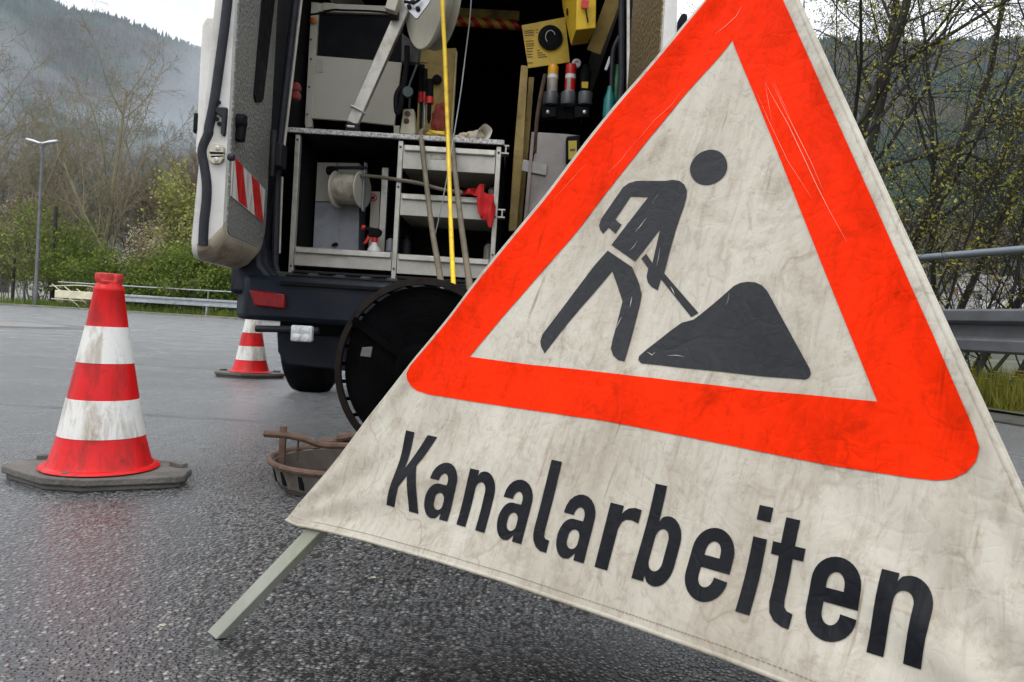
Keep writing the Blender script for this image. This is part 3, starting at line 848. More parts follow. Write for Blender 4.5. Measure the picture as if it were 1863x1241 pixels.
def house(label, x, y, z, wx, wy, hw, hr, rot, group=None, wins=3):
    root = thing('house', label, 'house', (x, y, z), group)
    ca, sa = math.cos(rot), math.sin(rot)
    f = lambda u, v_, h: (x + u * ca - v_ * sa, y + u * sa + v_ * ca, z + h)
    mb = MB(); k = [(-wx, -wy), (wx, -wy), (wx, wy), (-wx, wy)]
    mb.add([f(u, v_, -2) for u, v_ in k] + [f(u, v_, hw) for u, v_ in k] + [f(-wx, 0, hw + hr), f(wx, 0, hw + hr)],
           [(0, 1, 5, 4), (1, 2, 6, 9, 5), (2, 3, 7, 6), (3, 0, 4, 8, 7)])
    part('wall', mb, MT['house_wall'], root)
    mb = MB(); e = .5
    for s in (-1, 1):
        mb.add([f(-wx - e, s * (wy + e), hw - e * hr / wy), f(wx + e, s * (wy + e), hw - e * hr / wy), f(wx + e, 0, hw + hr), f(-wx - e, 0, hw + hr),
                f(-wx - e, s * (wy + e), hw - e * hr / wy + .25), f(wx + e, s * (wy + e), hw - e * hr / wy + .25), f(wx + e, 0, hw + hr + .25), f(-wx - e, 0, hw + hr + .25)],
               [(0, 1, 2, 3), (4, 5, 6, 7), (0, 1, 5, 4), (1, 2, 6, 5), (3, 0, 4, 7)])
    r_ = part('roof', mb, MT['roof'] if not group else MT['roof_grey'], root)
    mb = MB(); a = f(wx * .4, .3, hw + hr * .6); mb.box(a[0] - .4, a[0] + .4, a[1] - .4, a[1] + .4, a[2], a[2] + hr * .6 + .9); part('chimney', mb, MT['roof'], r_)
    for i in range(wins):
        for zz in ([.9] if hw < 4 else [.9, 3.5]):
            u = -wx + (i + .5) * 2 * wx / wins; mb = MB()
            A = [f(u - .55, -wy - .04, zz), f(u + .55, -wy - .04, zz), f(u + .55, -wy - .04, zz + 1.3), f(u - .55, -wy - .04, zz + 1.3)]
            B = [f(u - .55, -wy + .1, zz), f(u + .55, -wy + .1, zz), f(u + .55, -wy + .1, zz + 1.3), f(u - .55, -wy + .1, zz + 1.3)]
            mb.add(A + B, [(0, 1, 2, 3), (0, 1, 5, 4), (1, 2, 6, 5), (2, 3, 7, 6), (3, 0, 4, 7)]); part('window', mb, MT['window'], root)
    return root


house('small house with a dull red roof behind the mesh fence', -36.5, 52, -.3, 3.0, 4, 2.1, 1.7, .2)
gh = 'pale houses seen through the near shrubs'
for i, (t, y, lab) in enumerate([(.575, 150, 'pale house seen through the shrubs, left of the others'), (.635, 175, 'pale house seen through the shrubs, middle one'), (.70, 160, 'pale house seen through the shrubs at the right edge')]):
    house(lab, t * y, y, max(2.0, hill_z(t * y, y)), 6, 5, 5.6, 4, .3 * (i - 1), gh, 4)

# ------------------------------------------------------------------ the warning sign
SO = Vector((0.10985372, 0.72205068, 0.39774093)); SU = Vector((.699566585, -.714567236, -.000508547)).normalized()
SN = Vector((-.65969926, -.64612359, .38382444)).normalized(); SV = SN.cross(SU).normalized()
SM = Matrix(((SU.x, SV.x, SN.x), (SU.y, SV.y, SN.y), (SU.z, SV.z, SN.z)))


def S(u, v, w_=0):
    return SO + (SU * u + SV * v + SN * w_) / 1000


def uv(x, y):
    """photo pixel -> millimetres on the sign plane"""
    r = ray(x, y); t = ((SO - CAM).dot(SN)) / r.dot(SN); q = CAM + r * t - SO
    return (q.dot(SU) * 1000, q.dot(SV) * 1000)


APEX = (-2.5, 571.5)


def d_edge(u, v, a, b):
    ax, ay = a; bx, by = b; l = math.hypot(bx - ax, by - ay)
    return ((bx - ax) * (v - ay) - (by - ay) * (u - ax)) / l


def sw(u, v):
    """out-of-plane shape of the stretched cloth, mm"""
    dl = abs(d_edge(u, v, (-466, -260), APEX)); dr = abs(d_edge(u, v, (431, -227), APEX))
    w_ = -12 * (1 - math.exp(-dl / 60)) * (1 - math.exp(-dr / 60))
    w_ += 4.5 * math.exp(-((dr - 10) / 11) ** 2) + 4.0 * math.exp(-((dl - 10) / 11) ** 2)
    # long shallow tension folds fanning out of the lower corners and the tip
    for (cu, cv, amp, fr, ph) in ((-468, -260, 3.6, 17, .3), (445, -235, 3.8, 19, 1.1), (7, 562, 3.2, 24, .5)):
        dx, dy = u - cu, v - cv; r_ = math.hypot(dx, dy)
        w_ += amp * math.sin(math.atan2(dy, dx) * fr + ph + .8 * noise.noise(Vector((u * .006, v * .006, fr)))) * min(1, r_ / 90) * math.exp(-r_ / 330)
    w_ += 4.5 * noise.noise(Vector((u * .0075, v * .005, 2))) + 1.1 * noise.noise(Vector((u * .026, v * .016, 6)))
    return w_


def inside(p, poly):
    x, y = p; c = False; j = len(poly) - 1
    for i in range(len(poly)):
        xi, yi = poly[i]; xj, yj = poly[j]
        if (yi > y) != (yj > y) and x < (xj - xi) * (y - yi) / (yj - yi) + xi: c = not c
        j = i
    return c


def densify(poly, step=9):
    out = []
    for i, a in enumerate(poly):
        b = poly[(i + 1) % len(poly)]; l = math.hypot(b[0] - a[0], b[1] - a[1]); n = max(1, int(l / step))
        out += [(a[0] + (b[0] - a[0]) * k / n, a[1] + (b[1] - a[1]) * k / n) for k in range(n)]
    return out


def decal(shapes, lift, grid=8):
    """shapes: [[outline, hole, ...], ...] in sign mm -> one tessellated sheet following the cloth"""
    V = []; E_ = []; allp = []
    for sh in shapes:
        for lp in sh:
            lp = densify(lp); o = len(V); V += [Vector(p) for p in lp]; k = len(lp)
            E_ += [(o + i, o + (i + 1) % k) for i in range(k)]
    us = [p.x for p in V]; vs2 = [p.y for p in V]
    g = grid; u = math.floor(min(us) / g) * g
    gp = []
    while u <= max(us):
        v_ = math.floor(min(vs2) / g) * g
        while v_ <= max(vs2):
            if any(sum(inside((u, v_), lp) for lp in sh) % 2 for sh in shapes): gp.append(Vector((u + .013 * (v_ % 5), v_)))
            v_ += g
        u += g
    r = delaunay_2d_cdt(V + gp, E_, [], 0, 1e-3)
    vo, fo = r[0], r[2]; F_ = []
    for f in fo:
        c = (sum(vo[i].x for i in f) / 3, sum(vo[i].y for i in f) / 3)
        if any(sum(inside(c, lp) for lp in sh) % 2 for sh in shapes): F_.append(tuple(f))
    m_ = MB(); m_.v = [(p.x / 1000, p.y / 1000, (sw(p.x, p.y) + lift) / 1000) for p in vo]; m_.f = F_; m_.mi = [0] * len(F_)
    return m_


sign = thing('warning_sign', 'large folding cloth road works warning triangle reading Kanalarbeiten', 'road sign', (-.38, .986, 0))


def sign_part(name, mb, mat, smooth=60, bevel=0):
    o = link_mesh(name, mb.v, mb.f, mat, smooth, None, False)
    o.parent = sign; o.location = SO - ORG[sign]; o.rotation_euler = SM.to_euler(); ORG[o] = None
    if bevel:
        b = o.modifiers.new('bevel', 'BEVEL'); b.width = bevel; b.segments = 2; b.limit_method = 'ANGLE'
    return o


bot = [(-466, -260), (-440, -260), (-390, -253), (-305, -243.5), (-173, -232), (-73, -225), (61, -218.5), (164, -214.5), (216, -214), (300, -215), (380, -221), (431, -227)]
sign_part('front_cloth', decal([[bot + [APEX]]], 0, 6), MT['cloth'])
LE = lambda v_, o_: (.5709 * (v_ + 260) * .977 - 466 + o_, v_)
outer = [LE(37, 7), LE(10, 6.5), LE(-12, 6), LE(-24, 5.5), (-331, -35), (-327, -43), (-320, -49), (-308, -53), (-280, -55), (-158, -52), (-4, -50), (116, -51.5), (209, -53.5), (267, -53.5), (283, -52.5), (293, -49.5), (301, -43), (306, -35), (307, -26),
         (302, -14), (267, 52), (207, 161), (130, 300), (55, 437), (26, 490), (12, 506), (2, 506), LE(482, 11), LE(440, 10.5), LE(383, 10), LE(302, 9), LE(221, 8.5), LE(133, 8)]
sign_part('red_border', decal([[outer, [(0, 406), (-235, 0), (235, 0)]]], .8, 6), MT['cloth_red'])
c5 = lambda P: [uv(950 + x / 2.758, y / 2.758) for x, y in P]
c6 = lambda P: [uv(900 + x / 2.758, 400 + y / 2.758) for x, y in P]
head = c5([(945, 733), (985, 745), (1007, 775), (1013, 812), (1002, 850), (972, 884), (930, 905), (890, 908), (850, 892), (826, 858), (822, 822), (835, 788), (865, 755), (905, 738)])


def rounder(P, n=2):
    for _ in range(n):
        Q = []
        for i, a in enumerate(P):
            b = P[(i + 1) % len(P)]; Q += [(a[0] * .75 + b[0] * .25, a[1] * .75 + b[1] * .25), (a[0] * .25 + b[0] * .75, a[1] * .25 + b[1] * .75)]
        P = Q
    return P


torso = c5([(383, 1152), (368, 1132), (362, 1110), (373, 1078), (470, 950), (490, 923), (520, 904), (560, 893), (700, 885), (735, 879), (768, 884), (792, 902), (805, 930), (803, 962), (790, 1010)]) + \
    c6([(890, 5), (845, 140), (817, 235), (800, 265), (783, 322), (752, 305), (733, 282), (726, 255), (735, 213), (757, 185), (803, 20), (672, 180), (562, 105)]) + \
    c5([(612, 968), (527, 970), (447, 1082), (478, 1108), (446, 1152), (412, 1122)])
shov1 = c6([(703, 165), (728, 140), (757, 184), (736, 212)])
shov2 = c6([(818, 238), (990, 437), (952, 457), (800, 266)])
legs = c6([(543, 133), (657, 208), (690, 290), (702, 345), (695, 390), (623, 690), (590, 682), (566, 660), (553, 625), (560, 580), (607, 380), (585, 310), (560, 232), (220, 650), (203, 615), (200, 590), (212, 555), (480, 205)])
heap = c6([(690, 680), (693, 660), (735, 620), (845, 530), (905, 487), (965, 471), (1000, 445), (1150, 325), (1175, 305), (1210, 292), (1250, 289), (1290, 294), (1325, 311), (1350, 337), (1368, 368), (1565, 730), (1571, 755), (1560, 775), (1540, 783), (705, 697)])
sign_part('pictogram', decal([[rounder(head)], [torso], [shov1], [shov2], [legs], [heap]], .8, 6), MT['cloth_grey'])

# lettering: narrow road-sign letters drawn as outlines, x and y from 0 to 1
s = .32
A0 = lambda *a, **k: arc(*a, **k)
GL = {
    'K': [[(0, 0), (.25, 0), (.25, .26), (.40, .425), (.71, 0), (1, 0), (.57, .575), (.93, 1), (.63, 1), (.25, .51), (.25, 1), (0, 1)]],
    'n': [[(0, 0), (s, 0), (s, .45)] + A0(.5, .46, .18, .10, 175, 5) + [(1 - s, .45), (1 - s, 0), (1, 0), (1, .46)] + A0(.58, .46, .42, .235, 5, 118) + [(s, .62), (s, .69), (0, .69)]],
    'a': [[(1, 0), (1, .46)] + A0(.51, .475, .49, .225, 5, 178) + [(.02, .46), (.35, .46)] + A0(.51, .46, .17, .10, 170, 5) + [(.67, .42), (.36, .42)] + A0(.37, .205, .37, .215, 92, 268, 14) + [(.52, .0), (.68, .075), (.68, 0)],
          A0(.51, .24, .17, .075, 0, 180) + A0(.51, .18, .17, .075, 180, 360)],
    'e': [A0(.5, .46, .5, .24, 0, 180, 16) + A0(.5, .225, .5, .24, 180, 360, 16) + [(.68, .235)] + A0(.5, .225, .18, .105, 0, -180, 10) + [(.32, .30), (1, .30)],
          [(.32, .42), (.68, .42)] + A0(.5, .465, .18, .105, 0, 180, 10)],
    'b': [[(0, 0), (s, 0), (s, .06)] + A0(.58, .225, .42, .24, -115, 0, 10) + A0(.58, .46, .42, .24, 0, 118, 10) + [(s, .62), (s, 1), (0, 1)],
          A0(.5, .46, .18, .10, 0, 180, 10) + A0(.5, .225, .18, .10, 180, 360, 10)],
    'l': [[(0, 1), (.62, 1), (.62, .21), (.66, .155), (.76, .13), (1, .125), (1, -.01), (.62, -.01), (.34, .02), (.12, .08), (.02, .15), (0, .22)]],
    'r': [[(0, 0), (.44, 0), (.44, .44), (.5, .52), (.6, .555), (.78, .565), (1, .55), (1, .695), (.80, .70), (.62, .68), (.50, .64), (.44, .60), (.44, .69), (0, .69)]],
    'i': [[(0, 0), (1, 0), (1, .70), (0, .70)], None, [(0, .86), (1, .86), (1, 1), (0, 1)]],
    't': [[(.25, .94), (.68, .94), (.68, .70), (1, .70), (1, .585), (.68, .585), (.68, .22), (.72, .16), (.82, .13), (1, .12), (1, -.015), (.78, -.01), (.52, .02), (.34, .08), (.26, .17), (.25, .25), (.25, .585), (0, .585), (0, .70), (.25, .70)]],
}
LAY = [('K', -287, -229), ('a', -224, -177), ('n', -162, -118), ('a', -105, -63.5), ('l', -52, -29.5), ('a', -21.5, 15.5), ('r', 28, 60), ('b', 68, 104.5), ('e', 116, 153), ('i', 165.5, 177), ('t', 182, 207.5), ('e', 215.5, 251), ('n', 261, 295.5)]
shapes = []
for ch, u0, u1 in LAY:
    def tf(P):
        out = []
        for x, y in P:
            u = u0 + (u1 - u0) * x
            vb = np.interp(u, [-280, -177, 0, 80, 170, 280], [-196.5, -190.5, -184.5, -181.5, -179.5, -176]); vc = np.interp(u, [-280, -177, -55, 70, 165, 280], [-104.5, -101, -98.5, -97.5, -95.5, -94.5])
            out.append((float(u + (-13 + 13 * (u + 260) / 540) * y), float(vb + (vc - vb) * y)))
        return out
    g = GL[ch]
    if None in g: shapes += [[tf(g[0])], [tf(g[2])]]
    else: shapes.append([tf(p) for p in g])
sign_part('lettering', decal(shapes, .8, 6), MT['cloth_black'])


def streaks(lines, lift, mat):
    for pts, wd in lines:
        P = [uv(*p) for p in pts]; up = []; dn = []
        for i, p in enumerate(P):
            a = P[max(i - 1, 0)]; b = P[min(i + 1, len(P) - 1)]; l = math.hypot(b[0] - a[0], b[1] - a[1]) or 1
            nx, ny = -(b[1] - a[1]) / l, (b[0] - a[0]) / l; t = i / (len(P) - 1); k = wd * .33 * (.15 + math.sin(math.pi * min(1, max(0, t * .94 + .03))))
            up.append((p[0] + nx * k, p[1] + ny * k)); dn.append((p[0] - nx * k, p[1] - ny * k))
        sign_part('scratch', decal([[up + dn[::-1]]], lift, 20), mat)


I5 = lambda *P: [(950 + x / 2.758, y / 2.758) for x, y in P]
streaks([(I5((1208, 395), (1240, 460), (1320, 600), (1400, 770), (1460, 900), (1530, 1040), (1620, 1200)), 1.0), (I5((1245, 400), (1300, 520), (1370, 660), (1440, 800), (1500, 940)), .8),
                              (I5((1206, 395), (1220, 480), (1238, 580)), .7), (I5((1160, 440), (1230, 600), (1320, 790), (1440, 975)), .7), (I5((1090, 10), (1060, 60), (1010, 115), (960, 160)), 1.3),
                              (I5((800, 430), (740, 510), (650, 590), (560, 700)), .9), (I5((560, 690), (480, 790), (420, 850)), .7), (I5((330, 810), (250, 900), (150, 1010)), .5), (I5((1255, 395), (1290, 480), (1330, 560)), .5)], 1.3, MT['scratch'])
I6 = lambda *P: [(900 + x / 2.758, 400 + y / 2.758) for x, y in P]
streaks([(I6((655, 355), (650, 385), (645, 410)), 1.4), (I6((605, 460), (590, 490), (578, 520)), 1.5), (I6((850, 305), (862, 325), (870, 345)), 1.3), (I6((690, 80), (670, 110), (650, 130)), .9), (I6((735, 640), (760, 655), (775, 640)), 1.5),
                              (I6((840, 658), (880, 655), (920, 662)), 1.0), (I6((480, 195), (450, 240), (430, 275)), .9), (I6((800, 110), (790, 160), (780, 200)), .7), (I5((660, 955), (630, 1000)), .9), (I5((600, 1070), (570, 1110), (545, 1140)), 1.3), (I6((340, 410), (310, 455)), .6), (I6((1150, 340), (1145, 380), (1135, 400)), .5)], 1.3, MT['scratch_white'])
edge = []
for i in range(len(bot) - 1):
    for k in range(6): t = k / 6; edge.append((bot[i][0] + (bot[i + 1][0] - bot[i][0]) * t, bot[i][1] + (bot[i + 1][1] - bot[i][1]) * t))
edge.append(bot[-1])
mb = MB(); mb.tube([(u / 1000, v / 1000, sw(u, v) / 1000 - .0008) for u, v in edge], .0022, 8)
for q, sh_ in (((-466, -260), 3.2), ((431, -227), -3.2)):
    pl = [(q[0] + sh_ + (APEX[0] - q[0]) * k / 70, q[1] + (APEX[1] - q[1]) * k / 70) for k in range(71)]
    mb.tube([(u / 1000, v / 1000, sw(u, v) / 1000 - .0028) for u, v in pl], .0036, 8)
sign_part('hem', mb, MT['cloth'])
mb = MB()
for i in range(0, len(edge) - 1):
    (u0, v0), (u1, v1) = edge[i], edge[i + 1]
    n_ = max(1, int((u1 - u0) / 3.2))
    for k in range(n_):
        a = (u0 + (u1 - u0) * k / n_, v0 + (v1 - v0) * k / n_ + 7.5); b = (u0 + (u1 - u0) * (k + .62) / n_, v0 + (v1 - v0) * (k + .62) / n_ + 7.5)
        mb.tube([(p[0] / 1000, p[1] / 1000, (sw(*p) + .2) / 1000) for p in (a, b)], .00045, 4, cap=False)
sign_part('stitching', mb, M('brown thread', (.22, .16, .09), .8))


def loc_s(p): p = Vector(p) - SO; return (p.dot(SU), p.dot(SV), p.dot(SN))


apw = S(*APEX, -14); foot3 = Vector((.66, 1.27, 0))
for q in ((-457, -253), (423, -222)):
    mb = MB(); A = [S(q[0] + (APEX[0] - q[0]) * k / 16, q[1] + (APEX[1] - q[1]) * k / 16, -9) for k in range(17)]; bc = foot3.lerp(apw, .17); B = [bc.lerp(apw, k / 16) for k in range(17)]
    for k in range(17):
        for j in range(9):
            p = A[k].lerp(B[k], j / 8); mb.v.append(loc_s(p + Vector((.004, .004, 0)) * noise.noise(p * 7)))
    for k in range(16):
        for j in range(8): a = k * 9 + j; mb.f.append((a, a + 1, a + 10, a + 9)); mb.mi.append(0)
    sign_part('side_cloth', mb, MT['cloth'])
for foot, hem in ((S(-517, -427, 0), S(-413, -259, -17)), (S(520, -431, 0), S(392, -240, -17))):
    foot = Vector((foot.x, foot.y, 0)); d = (hem - foot).normalized(); top = foot + d * .92
    mb = MB(); x = (SU - d * SU.dot(d)).normalized(); y = d.cross(x)
    vs3 = []
    for p in (foot + Vector((0, 0, .001)), top):
        for sx, sy in ((-1, -1), (1, -1), (1, 1), (-1, 1)): vs3.append(p + x * .0130 * sx + y * .006 * sy)
    z0 = min(v.z for v in vs3[:4])
    for i in range(4): vs3[i] = vs3[i] + d * ((.0005 - vs3[i].z) / d.z)
    mb.add([loc_s(v) for v in vs3], [(3, 2, 1, 0), (4, 5, 6, 7), (0, 1, 5, 4), (1, 2, 6, 5), (2, 3, 7, 6), (3, 0, 4, 7)])
    sign_part('leg', mb, M('green grey leg profile', (.27, .275, .225), .5, .2, .12, 14, (.17, .18, .09), .6, 9), 30, .0012)
mb = MB(); mb.tube([loc_s(foot3), loc_s(foot3.lerp(apw, .97))], .011, 8); sign_part('leg', mb, MT['galv'], 30)

# ------------------------------------------------------------------ traffic cones
CX1, CY1 = -.978, 1.785
cone = thing('traffic_cone', 'nearest red and white traffic cone with a dented top, at the left', 'traffic cone', (CX1, CY1, 0), 'traffic cones round the work site')
plan = [(-.217, -.028), (-.205, .04), (-.125, .122), (.125, .122), (.205, .04), (.217, -.028), (.205, -.048), (.035, -.135), (-.060, -.135), (-.208, -.046)]
mb = MB(); mb.prism([(x * .955, y * .94) for x, y in plan], lambda x, y, d: (CX1 + x, CY1 + y, d), .002, .0152)
mb.prism(plan, lambda x, y, d: (CX1 + x, CY1 + y, d), .015, .034)
bp = part('base_plate', mb, MT['rubber_base'], cone, 30, .004)
for (x, y, a) in ((-.165, .055, .5), (.165, .055, -.5), (-.012, -.118, 0)):
    mb = MB(); c, s_ = math.cos(a), math.sin(a); mb.obox((CX1 + x, CY1 + y, .039), (c * (.022 if a else .006), s_ * .02, 0), (-s_ * .01, c * .010, 0), (0, 0, .006)); part('lug', mb, MT['rubber_base'], bp, 30, .002)
PR = [(.128, .036), (.131, .038), (.128, .042), (.117, .045), (.111, .055), (.0945, .1145), (.078, .2025), (.062, .289), (.046, .375), (.0333, .458), (.0345, .461), (.0335, .468), (.0285, .474), (.0265, .482)]
def rz(z): return float(np.interp(z, [p[1] for p in PR], [p[0] for p in PR]))
mb = MB(); mb.lathe(PR, (CX1, CY1, 0), n=56); part('cone_body', mb, MT['cone_red'], cone, 40)
for z0, z1 in ((.1145, .2025), (.289, .375)):
    mb = MB(); mb.lathe([(rz(z0) - .001, z0 - .0005), (rz(z0) + .0012, z0), (rz((z0 + z1) / 2) + .0012, (z0 + z1) / 2), (rz(z1) + .0012, z1), (rz(z1) - .001, z1 + .0005)], (CX1, CY1, 0), n=56); mb.f = mb.f[:-2]; mb.mi = mb.mi[:-2]
    # overlap seam of the sheeting
    a = R(-108); pp = []
    for z in (z0, z1):
        for da in (0, .16): r_ = rz(z) + .0020; pp.append((CX1 + r_ * math.cos(a + da), CY1 + r_ * math.sin(a + da), z))
    part('white_band', mb, MT['cone_white'], cone, 40)
mb = MB()
def dent(t, h): return 1 + .06 * math.sin(2 * t + .5) + .05 * math.sin(5 * t) - (.22 if (h > .485 and math.cos(t - 4.4) > .86) else 0)
mb.lathe([(.0262, .476), (.0285, .483), (.0300, .486), (.0305, .494), (.0298, .501), (.0250, .503), (.018, .499), (.0, .494)], (CX1, CY1, 0), n=40, wob=dent); part('top_cap', mb, MT['cone_cap'], cone, 45)
p2 = at(452, 688, 4.75)
c2 = copy_tree(cone); c2.location = (p2.x, 4.78, 0); c2.rotation_euler.z = .35; c2['label'] = 'smaller looking red and white traffic cone behind, partly hidden by the van bumper'

# ------------------------------------------------------------------ dirt bucket ring with iron handle
BX, BY = -.395, 1.875
bk = thing('manhole_dirt_bucket', 'rusty round manhole dirt bucket with iron handle bars on the wet asphalt', 'bucket', (BX, BY, 0))
mb = MB(); rib = lambda t, h: 1 + .012 * math.sin(22 * t)
mb.lathe([(.155, .003), (.165, .006), (.176, .035), (.188, .062), (.192, .068), (.186, .068), (.172, .035), (.160, .012), (.158, .0105)], (BX, BY, 0), n=132, wob=rib)
mb.f = mb.f[:-2]; mb.mi = mb.mi[:-2]
part('bucket_wall', mb, MT['bucket'], bk, 50)
mb = MB(); mb.lathe([(.172, .010), (.172, .016), (.0, .016)], (BX, BY, 0), n=60); part('bucket_floor', mb,  M('dark wet silt', (.022, .017, .012), .5), bk)
mb = MB(); mb.lathe([(.158, .016), (.166, .036), (.180, .066)], (BX, BY, 0), n=66); mb.f = mb.f[:-2]; mb.mi = mb.mi[:-2]; part('bucket_lining', mb, M('wet brown dirt', (.035, .024, .015), .6, 0, .4, 18), bk, 50)
mb = MB(); mb.tube([(BX + .193 * math.cos(t * math.pi / 36), BY + .193 * math.sin(t * math.pi / 36), .070) for t in range(72)], .008, 8, closed=True); part('rim', mb, MT['rust'], bk)
for k in range(18):
    a = k * math.pi / 9 + .1; mb = MB(); ct = Vector((math.cos(a), math.sin(a), 0)); tt = Vector((-ct.y, ct.x, 0)); dz = Vector((.012 * ct.x, .012 * ct.y, .045)).normalized()
    mb.obox(Vector((BX, BY, .040)) + ct * .1815, tt * .006, ct * .002, dz * .017); part('slot', mb, MT['black'], bk)
up = at(510, 832, 1.80); mb = MB(); mb.bar((up.x + .004, 1.80, .062), (up.x + .004, 1.80, .158), .016, .010); part('upright', mb, MT['rust'], bk, bevel=.002)
mb = MB(); mb.tube(smooth_path([at(481, 789, 1.80), at(520, 792, 1.80), at(548, 797, 1.80), at(570, 805, 1.81), at(590, 810, 1.82), at(640, 812, 1.83), at(700, 818, 1.84)], 5), .0085, 8); part('handle_bar', mb, MT['rust'], bk)
mb = MB(); mb.tube([at(585, 803, 2.0), at(640, 801, 2.0), at(690, 802, 2.0)], .008, 8); mb.tube([at(616, 798, 2.0), at(640, 794, 1.99), at(660, 796, 1.99)], .012, 8); part('handle_bar', mb, MT['rust'], bk)
mb = MB(); mb.tube([at(543, 800, 1.81), at(541, 838, 1.81)], .003, 6); part('chain_rod', mb, MT['rust'], bk)

# ------------------------------------------------------------------ the van
YR = 3.26
van = thing('van', 'dirty white work van with both rear doors open and a dark blue bumper', 'van', (-.3, YR, 0))
SEC = [(-1.15, .42), (-1.19, .60), (-1.195, 1.1), (-1.15, 1.8), (-1.06, 2.42), (-.90, 2.60), (.28, 2.60), (.44, 2.42), (.53, 1.8), (.575, 1.1), (.57, .60), (.53, .42)]
XC = -.31


def section(y, sx=1, zt=2.6, z0=.42):
    out = []
    for x, z in SEC:
        k = (z - .42) / (2.6 - .42); out.append((XC + (x - XC) * sx, y + 0, z0 + (zt - z0) * k))
    return out


secs = [section(YR), section(6.9), section(7.35, .97, 2.45), section(8.0, .96, 1.55), section(8.75, .93, 1.12), section(9.0, .86, .9)]
mb = MB(); n = len(SEC)
for a in secs: mb.v += a
for i in range(len(secs) - 1):
    for j in range(n):
        if j == n - 1: continue
        mb.f.append((i * n + j, i * n + j + 1, (i + 1) * n + j + 1, (i + 1) * n + j)); mb.mi.append(0)
mb.f.append(tuple((len(secs) - 1) * n + j for j in range(n))); mb.mi.append(0)
for i in range(len(secs) - 1): mb.f.append((i * n, i * n + n - 1, (i + 1) * n + n - 1, (i + 1) * n)); mb.mi.append(0)
part('body', mb, MT['white_paint'], van, 40)
# rear frame between outer outline and the opening
OPN = [(-1.085, .60), (-1.09, .75), (-1.085, 1.2), (-1.05, 1.8), (-1.00, 2.32), (-.93, 2.40), (.31, 2.40), (.38, 2.32), (.43, 1.8), (.465, 1.2), (.47, .75), (.465, .60)]
mb = MB()
for yy, grow in ((YR - .004, 0), (YR + .10, .0)):
    mb.v += [(x, yy, z) for x, z in SEC] + [(x, yy, z) for x, z in OPN]
for j in range(n):
    j2 = (j + 1) % n
    mb.f.append((j, j2, n + j2, n + j)); mb.f.append((n + j, n + j2, 3 * n + j2, 3 * n + j)); mb.mi += [0, 0]
part('rear_frame', mb, MT['black'], van, 30, fix=False)
# lining of the load space
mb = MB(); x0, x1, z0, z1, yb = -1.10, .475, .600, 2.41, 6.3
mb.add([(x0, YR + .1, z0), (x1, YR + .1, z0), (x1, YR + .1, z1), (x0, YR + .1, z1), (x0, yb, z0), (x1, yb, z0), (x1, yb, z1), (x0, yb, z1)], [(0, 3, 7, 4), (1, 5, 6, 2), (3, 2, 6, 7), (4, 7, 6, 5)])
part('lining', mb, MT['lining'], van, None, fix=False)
mb = MB(); mb.box(x0, x1, YR - .01, yb, .555, .612); part('load_floor', mb, MT['floor'], van, 30, .006)
for k in range(12): xx = -.98 + k * .115; mb = MB(); mb.box(xx, xx + .07, YR - .03, YR + .02, .6125, .6175); part('tread', mb, MT['black_metal'], van)
# light seal strip at the left of the opening
mb = MB(); mb.tube([at(552, -40, 3.3), at(531, 140, 3.3), at(515, 275, 3.3)], .009, 6); mb.tube([at(513, 322, 3.3), at(510, 400, 3.3), at(508, 461, 3.3)], .007, 6); part('door_seal', mb, MT['alu'], van)
mb = MB(); mb.tube([at(543, -40, 3.28), at(522, 140, 3.28), at(505, 290, 3.28), at(500, 480, 3.28), at(506, 500, 3.28), at(530, 505, 3.27)], .016, 8); part('door_seal', mb, MT['rubber'], van)
mb = MB(); mb.tube([at(1131, -40, 3.28), at(1131, 140, 3.28), at(1118, 300, 3.28)], .014, 8); part('door_seal', mb, MT['rubber'], van)
mb = MB(); mb.tube([at(1143, -40, 3.26), at(1143, 190, 3.26)], .008, 8); part('door_seal', mb, MT['alu'], van)
# hinge
hc = at(501, 283, 3.2); mb = MB(); mb.box(hc.x - .03, hc.x + .035, 3.17, 3.25, hc.z - .05, hc.z + .05); mb.tube([hc + Vector((0, -.035, -.1)), hc + Vector((0, -.035, .1))], .014, 8); part('hinge', mb, MT['black_metal'], van, bevel=.004)
# bumper
bo = [(-1.205, 3.75), (-1.205, 3.30), (-1.19, 3.18), (-1.13, 3.10), (-.98, 3.07), (.36, 3.07), (.51, 3.10), (.57, 3.18), (.585, 3.30), (.585, 3.75), (.50, 3.75), (.50, 3.30), (-1.12, 3.30), (-1.12, 3.75)]
mb = MB(); mb.prism(bo, lambda x, y, d: (x, y, d), .395, .585); bmp = part('bumper', mb, MT['navy'], van, 40, .022)
mb = MB(); mb.box(-.97, .36, 3.055, 3.075, .545, .562); mb.box(-.97, .36, 3.12, 3.26, .583, .594); part('step_edge', mb, MT['black'], bmp, bevel=.004)
mb = MB()    # sweeping corner that runs up into the body side
cv = [(-1.207, .50), (-1.205, .75), (-1.185, 1.0), (-1.10, 1.0), (-1.092, .72), (-1.075, .63), (-1.02, .575), (-.99, .50)]
mb.prism(cv, lambda x, z, d: (x, d + max(0, (z - .6)) * .12, z), 3.12, 3.30); part('bumper_corner', mb, MT['navy'], van, 40, .02)
tl = [at(453, 527, 3.06), at(517, 535, 3.055), at(518, 562, 3.055), at(462, 556, 3.06)]
mb = MB(); mb.add([p + Vector((0, -.001, 0)) for p in tl] + [p + Vector((0, .05, 0)) for p in tl], [(3, 2, 1, 0), (4, 5, 6, 7), (0, 1, 5, 4), (1, 2, 6, 5), (2, 3, 7, 6), (3, 0, 4, 7)])
part('tail_light', mb, MT['red_lens'], van, 30, .006)
mb = MB(); mb.tube([at(466, 598, 3.04), at(520, 599, 3.03), at(580, 602, 3.03)], .014, 10); part('lamp_bar', mb, MT['black_metal'], van)
